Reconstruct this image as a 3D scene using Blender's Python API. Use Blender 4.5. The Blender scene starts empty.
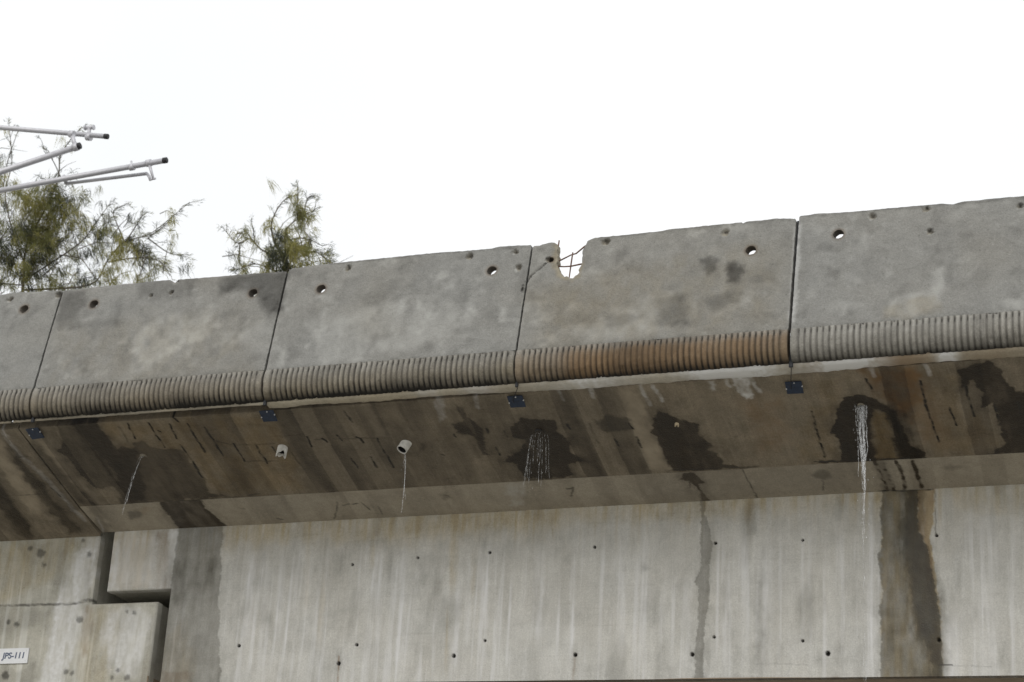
# Stained concrete viaduct with a broken parapet panel, built object by object (Blender 4.5)
import bpy, math, random
import numpy as np
from mathutils import Vector, Matrix
from mathutils.geometry import delaunay_2d_cdt

random.seed(7); RNG = np.random.default_rng(11)
scene = bpy.context.scene
col = scene.collection

# ------------------------------------------------------------------ camera (eye 1.6 m above the ground)
cam_d = bpy.data.cameras.new('camera'); cam = bpy.data.objects.new('camera', cam_d); col.objects.link(cam)
YAW, PITCH, ROLL = -0.3707, 0.3795, 0.0630
fw = Vector((math.sin(YAW)*math.cos(PITCH), math.cos(YAW)*math.cos(PITCH), math.sin(PITCH)))
rt = Vector((math.cos(YAW), -math.sin(YAW), 0)); up = rt.cross(fw)
r2 = math.cos(ROLL)*rt + math.sin(ROLL)*up; u2 = -math.sin(ROLL)*rt + math.cos(ROLL)*up
cam.matrix_world = Matrix((r2, u2, -fw)).transposed().to_4x4()
cam_d.sensor_width = 36; cam_d.lens = 77.58; cam_d.clip_start = 0.1; cam_d.clip_end = 5000
cam_d.dof.use_dof = True; cam_d.dof.focus_distance = 16.0; cam_d.dof.aperture_fstop = 4.5
scene.camera = cam
scene.render.resolution_x, scene.render.resolution_y = 1024, 682

# ------------------------------------------------------------------ overcast sky and a weak, soft sun
SUN_EL, SUN_AZ = math.radians(34), math.radians(6)      # sun behind the camera; azimuth turned from the wall's normal
world = bpy.data.worlds.new('World'); scene.world = world; world.use_nodes = True
wt = world.node_tree; wt.nodes.clear()
def wn(t, **k):
    n = wt.nodes.new(t)
    for a, b in k.items(): setattr(n, a, b)
    return n
wo = wn('ShaderNodeOutputWorld'); wb = wn('ShaderNodeBackground'); sky = wn('ShaderNodeTexSky')
sky.sky_type = 'NISHITA'; sky.sun_disc = False; sky.sun_elevation = SUN_EL; sky.sun_rotation = math.pi + SUN_AZ
sky.dust_density = 4.0
tc = wn('ShaderNodeTexCoord'); cn = wn('ShaderNodeTexNoise'); cn.inputs['Scale'].default_value = 2.2; cn.inputs['Detail'].default_value = 5
cr = wn('ShaderNodeValToRGB'); cr.color_ramp.elements[0].position = .3; cr.color_ramp.elements[1].position = .72
cr.color_ramp.elements[0].color = (10.05, 10.3, 10.4, 1); cr.color_ramp.elements[1].color = (11.3, 11.3, 11.3, 1)
mx = wn('ShaderNodeMix', data_type='RGBA'); mx.inputs[0].default_value = .93
wt.links.new(tc.outputs['Generated'], cn.inputs['Vector']); wt.links.new(cn.outputs['Fac'], cr.inputs[0])
wt.links.new(sky.outputs[0], mx.inputs[6]); wt.links.new(cr.outputs[0], mx.inputs[7])
wt.links.new(mx.outputs[2], wb.inputs[0]); wb.inputs[1].default_value = 0.1
wt.links.new(wb.outputs[0], wo.inputs[0])
sun_d = bpy.data.lights.new('sun', 'SUN'); sun_d.energy = 0.8; sun_d.angle = math.radians(25); sun_d.color = (1, .97, .93)
sun = bpy.data.objects.new('sun', sun_d); col.objects.link(sun); sun.location = (0, -20, 30)
sdir = Vector((math.sin(SUN_AZ)*math.cos(SUN_EL), -math.cos(SUN_AZ)*math.cos(SUN_EL), math.sin(SUN_EL)))
sun.rotation_euler = sdir.to_track_quat('Z', 'Y').to_euler()
vs = scene.view_settings; vs.view_transform = 'Standard'; vs.look = 'None'; vs.gamma = 1.0; vs.use_curve_mapping = False
vs.exposure = 0.0

# ------------------------------------------------------------------ survey data, metres (surface coordinates: X along the bridge, s across the face)
STUB_HOLE = (-5.14,0.785)
STAINS = [('sof','wet',0.75,0.012,0.02,[(-9.169,-0.051),(-9.191,0.18),(-9.306,0.314),(-9.26,0.507),(-9.238,0.823),(-9.191,0.841),(-9.073,0.825),(-9.04,0.925),(-9.104,1.073),(-8.932,1.06),(-8.283,1.047),(-8.114,1.049),(-8.247,0.968),(-8.229,0.766),(-8.243,0.393),(-8.376,0.367),(-8.481,0.33),(-8.519,0.261),(-8.609,0.265),(-8.671,0.337),(-8.796,0.338),(-8.783,0.169),(-8.789,-0.012)]),('sof','wet',0.7,0.02,0.015,[(-9.023,-0.023),(-8.781,-0.011),(-8.78,0.235),(-8.829,0.588),(-8.914,1.005),(-9.011,0.997),(-8.95,0.577)]),('sof','wet',0.55,0.03,0.02,[(-8.785,0.353),(-8.625,0.316),(-8.704,0.627),(-8.829,0.999),(-8.947,1.016)]),('sof','wet',0.35,0.05,0.03,[(-9.475,0.152),(-9.412,0.291),(-9.344,1.052),(-9.617,1.128),(-9.626,0.608)]),('sof','wet',0.3,0.03,0.02,[(-7.294,-0.005),(-5.937,-0.004),(-5.803,0.522),(-6.081,1.097),(-7.399,1.058),(-7.376,0.753)]),('sof','wet',0.18,0.08,0.04,[(-5.711,0.02),(-4.423,0.022),(-4.239,0.439),(-4.32,1.042),(-5.992,1.079)]),('sof','wet',0.8,0.015,0.012,[(-5.852,0.072),(-5.814,0.107),(-5.802,0.215),(-5.732,0.362),(-5.767,0.483),(-5.792,0.704),(-5.84,0.699),(-5.846,0.46),(-5.949,0.408),(-5.945,0.309),(-5.844,0.263),(-5.854,0.164)]),('sof','wet',1.0,0.012,0.012,[(-5.5,0.386),(-5.399,0.288),(-5.143,0.346),(-5.174,0.481),(-5.125,0.611),(-5.153,0.766),(-5.099,0.851),(-5.21,0.889),(-5.219,1.017),(-5.318,1.047),(-5.482,1.051),(-5.624,0.986),(-5.598,0.842),(-5.706,0.799),(-5.644,0.734),(-5.541,0.696),(-5.462,0.546),(-5.54,0.507)]),('sof','dirt',0.55,0.02,0.015,[(-4.864,0.39),(-4.752,0.335),(-4.594,0.388),(-4.61,0.515),(-4.769,0.529),(-4.873,0.488)]),('sof','wet',0.5,0.02,0.02,[(-6.285,0.463),(-6.257,0.497),(-6.28,0.591),(-6.343,0.65)]),('sof','wet',1.0,0.012,0.014,[(-4.358,0.317),(-4.259,0.408),(-4.124,0.468),(-4.145,0.587),(-4.066,0.764),(-4.115,0.805),(-4.044,0.906),(-4.057,0.999),(-3.851,1.053),(-4.292,1.05),(-4.444,1.035),(-4.477,0.583),(-4.438,0.405)]),('sof','brown',0.5,0.02,0.01,[(-4.298,0.556),(-4.252,0.561),(-4.327,1.037),(-4.375,1.032)]),('sof','wet',1.35,0.012,0.012,[(-3.199,1.044),(-3.152,0.809),(-3.193,0.699),(-3.125,0.542),(-3.063,0.373),(-2.997,0.308),(-2.903,0.284),(-2.807,0.337),(-2.695,0.494),(-2.686,0.736),(-2.664,0.918),(-2.586,0.987),(-2.612,1.082),(-2.716,1.109),(-3.202,1.056),(-3.358,1.047),(-3.356,1.01)]),('sof','undry',0.75,0.03,0.012,[(-2.861,0.453),(-2.767,0.498),(-2.75,0.715),(-2.774,1.045),(-2.944,1.059),(-2.917,0.772)]),('sof','brown',0.8,0.03,0.012,[(-2.856,0.453),(-2.768,0.507),(-2.756,0.729),(-2.78,1.059),(-2.953,1.058),(-2.917,0.772)]),('sof','wet',1.05,0.012,0.015,[(-2.2,0.086),(-2.081,0.037),(-1.978,0.021),(-1.911,0.133),(-1.901,0.301),(-1.859,0.362),(-1.672,0.354),(-1.767,1.073),(-2.115,1.054),(-2.008,0.924),(-2.022,0.658),(-2.03,0.484),(-2.124,0.532),(-2.077,0.337),(-2.123,0.192),(-2.207,0.295)]),('sof','rust',1.0,0.06,0.03,[(-2.847,-0.002),(-2.469,0.014),(-2.485,0.349),(-2.612,0.626),(-2.715,0.411),(-2.832,0.283)]),('sof','wet',0.35,0.05,0.03,[(-2.847,-0.002),(-2.469,0.014),(-2.485,0.349),(-2.612,0.626),(-2.715,0.411),(-2.832,0.283)]),('sof','rust',0.4,0.08,0.03,[(-3.734,0.242),(-3.478,0.241),(-3.517,0.742),(-3.733,0.874)]),('sof','rust',0.4,0.08,0.03,[(-2.566,0.17),(-2.43,0.186),(-2.352,0.98),(-2.604,0.985)]),('sof','brown',0.5,0.08,0.04,[(-8.825,0.023),(-7.31,-0.007),(-7.399,1.017),(-8.236,1.024),(-8.22,0.408),(-8.737,0.291)]),('sof','brown',0.4,0.08,0.04,[(-3.197,0.071),(-2.949,0.071),(-3.087,0.4),(-3.243,0.984),(-3.511,1.02)]),('sof','brown',0.4,0.08,0.04,[(-2.445,0.072),(-2.189,0.074),(-2.205,0.494),(-2.038,1.011),(-2.503,1.025)]),('sof','pale',0.55,0.02,0.01,[(-6.574,-0.026),(-6.497,-0.017),(-6.518,0.399),(-6.585,0.405)]),('sof','pale',0.5,0.03,0.02,[(-4.572,0.033),(-4.46,0.104),(-4.43,0.619),(-4.46,1.024),(-4.613,1.01),(-4.602,0.479)]),('sof','pale',0.4,0.03,0.02,[(-4.615,0.057),(-4.46,0.045),(-4.481,0.676),(-4.439,1.026),(-4.632,1.014),(-4.619,0.477)]),('sof','pale',0.35,0.04,0.02,[(-9.429,-0.001),(-9.388,0.16),(-9.274,0.641),(-9.268,1.087),(-9.348,1.08),(-9.415,0.56)]),('sof','lime',0.8,0.015,0.01,[(-3.756,-0.006),(-3.633,0.008),(-3.659,0.236),(-3.707,0.245),(-3.742,0.125)]),('sof','lime',0.6,0.015,0.01,[(-3.926,0.018),(-3.882,0.023),(-3.889,0.123),(-3.928,0.133)]),('sof','lime',0.5,0.02,0.01,[(-5.97,-0.017),(-5.913,-0.01),(-5.971,0.213),(-6.032,0.268)]),('sof','wet',0.35,0.04,0.02,[(-9.678,0.105),(-9.586,0.273),(-9.566,0.849),(-9.516,1.338),(-9.661,1.399),(-9.731,0.807),(-9.786,0.388)]),('sof','wet',0.3,0.04,0.02,[(-10.124,0.493),(-9.973,0.645),(-9.993,1.211),(-10.283,1.482),(-10.409,1.177)]),('sof','wet',0.8,0.03,0.02,[(-9.707,0.208),(-9.667,0.373),(-9.661,0.674),(-9.639,1.026),(-9.632,1.416),(-9.775,1.434),(-9.787,1.056),(-9.799,0.689)]),('sof','wet',0.6,0.03,0.02,[(-10.11,0.466),(-10.019,0.558),(-10.037,0.92),(-10.104,1.437),(-10.249,1.455),(-10.24,1.046),(-10.287,0.784)]),('sof','pale',0.5,0.03,0.02,[(-9.753,-0.008),(-9.724,0.206),(-9.806,0.772),(-9.852,1.108),(-9.958,1.128),(-9.928,0.649),(-9.91,0.241)]),('sof','wet',0.5,0.03,0.02,[(-9.488,0.177),(-9.42,0.29),(-9.391,0.726),(-9.331,1.081),(-9.445,1.086),(-9.501,0.689)]),('hau','wet',0.95,0.012,0.012,[(-8.757,-0.029),(-8.784,0.45),(-8.324,0.428),(-8.337,0.395),(-8.374,0.221),(-8.398,0.081),(-8.369,-0.037)]),('hau','wet',0.9,0.008,0.008,[(-4.373,0.004),(-4.298,0.012),(-4.248,0.157),(-4.303,0.18),(-4.303,0.294),(-4.264,0.412),(-4.276,0.458),(-4.358,0.432),(-4.321,0.328),(-4.327,0.22),(-4.351,0.14),(-4.385,0.232),(-4.377,0.127),(-4.439,0.103)]),('hau','wet',0.5,0.03,0.01,[(-2.971,-0.004),(-2.873,0.006),(-2.885,0.415),(-2.967,0.407)]),('hau','dirt',0.45,0.02,0.012,[(-3.433,0.135),(-3.379,0.079),(-3.3,0.101),(-3.298,0.156),(-3.348,0.196),(-3.42,0.181)]),('hau','dirt',0.3,0.03,0.012,[(-2.489,0.147),(-2.417,0.098),(-2.368,0.126),(-2.416,0.198)]),('hau','dirt',0.35,0.03,0.015,[(-6.36,0.129),(-6.286,0.099),(-6.291,0.173),(-6.356,0.204)]),('hau','dirt',0.45,0.02,0.012,[(-9.122,0.116),(-9.002,0.088),(-9.005,0.186),(-9.123,0.235)]),('hau','rust',0.4,0.04,0.015,[(-9.025,0.086),(-8.904,0.078),(-8.995,0.167)]),('hau','wet',0.5,0.03,0.02,[(-9.405,-0.015),(-9.314,0.025),(-9.409,0.426),(-9.525,0.432)]),('hau','lime',0.25,0.03,0.02,[(-5.793,0.002),(-5.603,-0.015),(-5.76,0.335),(-5.84,0.328)]),('hau','wet',0.2,0.05,0.03,[(-4.618,-0.051),(-3.125,-0.03),(-3.066,0.408),(-4.741,0.386)]),('web','wet',0.62,0.012,0.01,[(-8.779,-0.039),(-8.788,0.394),(-8.793,0.77),(-8.851,1.424),(-8.221,1.437),(-8.264,1.114),(-8.297,0.951),(-8.29,0.828),(-8.341,0.621),(-8.335,0.371),(-8.369,0.202),(-8.357,0.118),(-8.386,-0.053)]),('web','brown',0.35,0.03,0.02,[(-8.781,0.936),(-8.62,0.776),(-8.488,1.108),(-8.492,1.431),(-8.806,1.425)]),('web','rust',0.4,0.02,0.01,[(-8.789,1.214),(-8.5,1.222),(-8.492,1.431),(-8.806,1.425)]),('web','wet',0.66,0.006,0.006,[(-4.356,-0.024),(-4.344,0.11),(-4.342,0.345),(-4.33,0.5),(-4.38,0.621),(-4.352,0.653),(-4.345,0.92),(-4.365,1.153),(-4.352,1.213),(-4.368,1.443),(-4.277,1.445),(-4.292,1.192),(-4.291,0.944),(-4.27,0.854),(-4.259,0.695),(-4.265,0.464),(-4.241,0.373),(-4.272,0.208),(-4.313,0.104),(-4.316,-0.007)]),('web','wet',0.8,0.008,0.008,[(-2.974,-0.043),(-2.974,0.048),(-2.999,0.16),(-2.982,0.319),(-2.987,0.453),(-3.015,0.474),(-2.998,0.586),(-2.975,0.763),(-3.001,0.85),(-2.989,1.068),(-2.994,1.455),(-2.552,1.465),(-2.553,1.253),(-2.564,0.952),(-2.609,0.69),(-2.644,0.468),(-2.715,0.298),(-2.714,-0.028)]),('web','brown',0.8,0.02,0.01,[(-2.963,-0.042),(-2.983,0.586),(-2.98,1.455),(-2.552,1.465),(-2.564,0.952),(-2.644,0.468),(-2.715,0.298),(-2.714,-0.028)]),('web','rust',0.35,0.03,0.01,[(-2.785,-0.032),(-2.714,-0.028),(-2.715,0.298),(-2.644,0.468),(-2.613,0.69),(-2.57,0.952),(-2.559,1.253),(-2.632,1.251),(-2.734,0.99),(-2.77,0.727),(-2.81,0.416)]),('web','wet',1.15,0.03,0.01,[(-2.785,-0.032),(-2.714,-0.028),(-2.715,0.298),(-2.644,0.468),(-2.613,0.69),(-2.57,0.952),(-2.556,1.295),(-2.56,1.465),(-2.601,1.464),(-2.631,1.165),(-2.714,1.034),(-2.761,0.728),(-2.81,0.416)]),('web','brown',1.7,0.01,0.006,[(-2.714,-0.006),(-2.592,0.001),(-2.612,0.27),(-2.634,0.358),(-2.591,0.669),(-2.561,0.909),(-2.585,0.865),(-2.619,0.667),(-2.648,0.457),(-2.715,0.305)]),('web','rust',0.62,0.01,0.006,[(-2.714,-0.006),(-2.592,0.001),(-2.612,0.27),(-2.634,0.358),(-2.6,0.668),(-2.619,0.667),(-2.648,0.457),(-2.715,0.305)]),('web','wet',0.28,0.03,0.015,[(-3.919,0.615),(-3.863,0.617),(-3.846,0.953),(-3.875,1.217),(-3.923,1.215)]),('web','wet',0.18,0.03,0.015,[(-3.998,-0.007),(-3.918,-0.003),(-3.902,0.275),(-3.981,0.294)]),('web','dirt',0.45,0.012,0.01,[(-3.971,1.356),(-3.928,1.314),(-3.862,1.337),(-3.85,1.366)]),('web','rust',0.5,0.01,0.006,[(-3.341,1.318),(-3.298,1.319),(-3.302,1.351),(-3.341,1.35)]),('web','lime',0.35,0.02,0.012,[(-3.127,-0.051),(-3.072,-0.048),(-3.051,0.36),(-3.073,0.427),(-3.105,0.177)]),('web','dirt',0.3,0.03,0.01,[(-4.808,0.48),(-4.769,0.466),(-4.737,0.506),(-4.775,0.536)]),('web','lime',0.75,0.03,0.015,[(-9.716,0.168),(-9.511,0.09),(-9.508,0.352),(-9.548,0.567),(-9.555,0.845),(-9.641,1.139),(-9.656,1.348),(-9.919,1.342),(-9.875,1.09),(-9.857,0.749),(-9.819,0.448)]),('web','lime',0.5,0.03,0.015,[(-9.687,0.038),(-9.508,0.024),(-9.512,0.243),(-9.64,0.194)]),('web','rust',0.45,0.03,0.015,[(-9.563,0.631),(-9.457,0.624),(-9.466,0.805),(-9.494,1.016),(-9.552,1.099),(-9.571,0.844)]),('web','lime',0.55,0.035,0.02,[(-9.336,0.639),(-8.965,0.684),(-8.934,0.738),(-8.929,0.948),(-8.956,1.094),(-9.017,1.238),(-9.256,1.19),(-9.37,0.893)]),('web','brown',0.35,0.06,0.03,[(-9.551,0.631),(-9.244,0.621),(-9.19,0.835),(-9.309,1.314),(-9.544,1.309)]),('web','wet',0.25,0.02,0.01,[(-8.928,0.696),(-8.812,0.7),(-8.815,1.367),(-8.977,1.363),(-8.941,1.115)]),('web','pale',0.5,0.06,0.03,[(-9.378,0.008),(-8.996,0.016),(-8.957,0.482),(-9.337,0.467)]),('web','rust',0.4,0.03,0.015,[(-8.962,0.007),(-8.867,0.007),(-8.802,0.509),(-8.931,0.504)]),('web','lime',0.8,0.02,0.01,[(-8.86,0.007),(-8.772,0.003),(-8.754,0.515),(-8.825,0.513)]),('web','brown',0.35,0.04,0.02,[(-9.402,0.007),(-8.974,0.006),(-8.954,0.503),(-9.369,0.487)]),('web','lime',0.55,0.03,0.02,[(-9.393,0.074),(-9.3,0.056),(-9.286,0.49),(-9.369,0.487)]),('web','brown',0.4,0.06,0.03,[(-10.621,0.061),(-9.663,0.039),(-9.822,0.273),(-10.014,0.44),(-10.529,0.596)]),('web','dirt',0.22,0.05,0.03,[(-10.479,0.598),(-9.882,0.662),(-9.883,0.813),(-10.435,0.86)]),('web','dirt',0.25,0.04,0.03,[(-10.098,1.127),(-9.935,1.089),(-9.926,1.3),(-10.362,1.29),(-10.376,1.205)]),('web','dirt',0.6,0.012,0.006,[(-10.141,0.105),(-10.146,0.121),(-10.163,0.126),(-10.181,0.119),(-10.191,0.103),(-10.186,0.087),(-10.17,0.082),(-10.151,0.089)]),('web','dirt',0.6,0.012,0.006,[(-10.011,0.155),(-10.019,0.183),(-10.049,0.193),(-10.082,0.18),(-10.1,0.151),(-10.091,0.124),(-10.061,0.113),(-10.028,0.126)]),('web','dirt',0.6,0.012,0.006,[(-9.987,0.255),(-9.991,0.268),(-10.004,0.272),(-10.019,0.267),(-10.027,0.254),(-10.023,0.241),(-10.01,0.237),(-9.995,0.243)]),('web','dirt',0.6,0.012,0.006,[(-9.564,0.186),(-9.569,0.201),(-9.585,0.207),(-9.603,0.2),(-9.612,0.184),(-9.608,0.169),(-9.592,0.163),(-9.573,0.17)]),('web','dirt',0.6,0.012,0.006,[(-10.254,0.74),(-10.258,0.754),(-10.273,0.759),(-10.289,0.753),(-10.298,0.739),(-10.294,0.725),(-10.279,0.72),(-10.263,0.726)]),('web','dirt',0.6,0.012,0.006,[(-10.163,0.761),(-10.168,0.779),(-10.188,0.786),(-10.21,0.778),(-10.221,0.759),(-10.216,0.741),(-10.196,0.734),(-10.174,0.742)]),('web','dirt',0.6,0.012,0.006,[(-10.194,1.192),(-10.201,1.216),(-10.227,1.225),(-10.256,1.215),(-10.272,1.19),(-10.264,1.167),(-10.238,1.157),(-10.209,1.168)]),('web','dirt',0.6,0.012,0.006,[(-9.631,1.173),(-9.636,1.187),(-9.652,1.193),(-9.669,1.187),(-9.679,1.171),(-9.674,1.157),(-9.658,1.151),(-9.64,1.157)]),('web','dirt',0.6,0.012,0.006,[(-9.561,0.742),(-9.567,0.763),(-9.59,0.771),(-9.615,0.761),(-9.628,0.74),(-9.621,0.719),(-9.599,0.711),(-9.574,0.72)]),('web','dirt',0.6,0.012,0.006,[(-9.577,1.182),(-9.582,1.196),(-9.596,1.201),(-9.612,1.195),(-9.62,1.181),(-9.616,1.168),(-9.602,1.163),(-9.586,1.169)]),('web','dirt',0.6,0.012,0.006,[(-9.149,0.688),(-9.152,0.697),(-9.162,0.7),(-9.172,0.696),(-9.178,0.687),(-9.175,0.678),(-9.165,0.675),(-9.155,0.679)]),('web','dirt',0.6,0.012,0.006,[(-9.077,0.701),(-9.081,0.713),(-9.094,0.717),(-9.108,0.712),(-9.115,0.7),(-9.111,0.688),(-9.098,0.683),(-9.084,0.689)]),('web','dirt',0.6,0.012,0.006,[(-9.158,1.176),(-9.162,1.188),(-9.174,1.192),(-9.188,1.187),(-9.195,1.175),(-9.192,1.164),(-9.179,1.159),(-9.165,1.164)]),('web','dirt',0.6,0.012,0.006,[(-9.059,1.237),(-9.065,1.254),(-9.083,1.261),(-9.104,1.253),(-9.115,1.236),(-9.109,1.218),(-9.09,1.211),(-9.07,1.219)]),('web','dirt',0.6,0.012,0.006,[(-9.208,1.237),(-9.211,1.249),(-9.224,1.254),(-9.238,1.249),(-9.245,1.237),(-9.241,1.225),(-9.229,1.22),(-9.215,1.226)]),('web','dirt',0.6,0.012,0.006,[(-9.643,0.062),(-9.646,0.073),(-9.657,0.077),(-9.67,0.072),(-9.677,0.06),(-9.674,0.05),(-9.662,0.046),(-9.649,0.051)]),('web','brown',0.45,0.07,0.03,[(-8.386,-0.053),(-5.966,-0.054),(-3.893,-0.047),(-2.992,-0.028),(-2.993,0.08),(-3.89,0.11),(-5.141,0.109),(-6.12,0.142),(-7.223,0.171),(-8.361,0.16)]),('web','brown',0.35,0.1,0.03,[(-6.985,-0.066),(-5.473,-0.068),(-5.46,0.174),(-6.959,0.224)]),('web','brown',0.35,0.06,0.04,[(-2.518,-0.024),(-1.842,-0.009),(-1.847,0.163),(-2.414,0.208)]),('web','brown',0.3,0.05,0.03,[(-4.829,-0.05),(-3.893,-0.047),(-3.927,0.17),(-4.822,0.125)]),('par','dark',0.6,0.05,0.04,[(-7.908,0.926),(-7.289,0.937),(-7.291,0.451),(-7.445,0.539),(-7.678,0.75),(-7.837,0.766)]),('par','dark',0.45,0.04,0.03,[(-9.303,0.914),(-9.092,0.913),(-9.005,0.758),(-9.105,0.623),(-9.231,0.587),(-9.297,0.661)]),('par','dark',0.3,0.05,0.03,[(-8.601,0.94),(-8.067,0.933),(-8.116,0.766),(-8.557,0.762)]),('par','dark',0.25,0.04,0.03,[(-8.786,0.612),(-8.722,0.778),(-8.696,0.537),(-9.212,0.519),(-9.247,0.579)]),('par','pale',0.54,0.05,0.05,[(-8.484,0.47),(-8.287,0.564),(-7.893,0.555),(-7.883,0.321),(-8.169,0.255),(-8.289,0.036),(-8.473,0.079)]),('par','pale',0.37,0.06,0.05,[(-7.729,0.4),(-7.469,0.375),(-7.414,0.233),(-7.644,0.208)]),('par','pale',0.37,0.06,0.05,[(-7.085,0.34),(-6.137,0.521),(-5.719,0.39),(-5.91,0.098),(-6.772,-0.003)]),('par','pale',0.37,0.05,0.04,[(-4.991,0.145),(-4.414,0.35),(-4.049,0.4),(-4.313,0.082),(-4.673,-0.013)]),('par','dark',0.55,0.025,0.015,[(-4.001,0.669),(-3.938,0.695),(-3.869,0.654),(-3.853,0.563),(-3.905,0.525),(-3.975,0.576)]),('par','dark',0.7,0.025,0.015,[(-3.792,0.612),(-3.708,0.603),(-3.673,0.5),(-3.703,0.415),(-3.77,0.444),(-3.795,0.535)]),('par','dark',0.35,0.04,0.03,[(-3.962,0.31),(-3.799,0.349),(-3.67,0.336),(-3.684,0.283),(-3.917,0.219)]),('par','dark',0.35,0.04,0.03,[(-4.699,0.221),(-4.518,0.273),(-4.401,0.219),(-4.537,0.103),(-4.687,0.117)]),('par','dark',0.35,0.05,0.03,[(-4.302,0.339),(-4.124,0.407),(-4.027,0.14),(-4.243,0.118)]),('par','dark',0.35,0.04,0.02,[(-4.646,0.772),(-4.579,0.855),(-4.546,0.761),(-4.613,0.679)]),('par','brown',0.28,0.15,0.06,[(-5.191,0.516),(-4.747,0.648),(-4.006,0.746),(-3.411,0.593),(-3.375,0.036),(-5.128,0.028)]),('par','brown',0.2,0.15,0.06,[(-9.218,0.538),(-7.553,0.569),(-7.433,0.009),(-9.209,0.02)]),('par','pale',0.49,0.03,0.03,[(-2.62,0.175),(-2.394,0.212),(-2.333,0.365),(-2.268,0.379),(-2.28,0.201),(-2.325,0.067),(-2.517,0.008),(-2.648,0.04)]),('par','pale',0.54,0.015,0.01,[(-2.663,0.441),(-2.614,0.456),(-2.602,0.374),(-2.651,0.359)]),('par','pale',0.32,0.05,0.04,[(-2.982,0.171),(-2.8,0.173),(-2.813,0.075),(-2.96,0.05)]),('par','pale',0.43,0.03,0.03,[(-1.88,0.081),(-1.618,0.104),(-1.618,-0.009),(-1.846,-0.003)]),('par','brown',0.35,0.03,0.02,[(-2.651,0.139),(-2.328,0.186),(-2.261,0.061),(-2.485,0.004),(-2.647,0.02)])]
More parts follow.
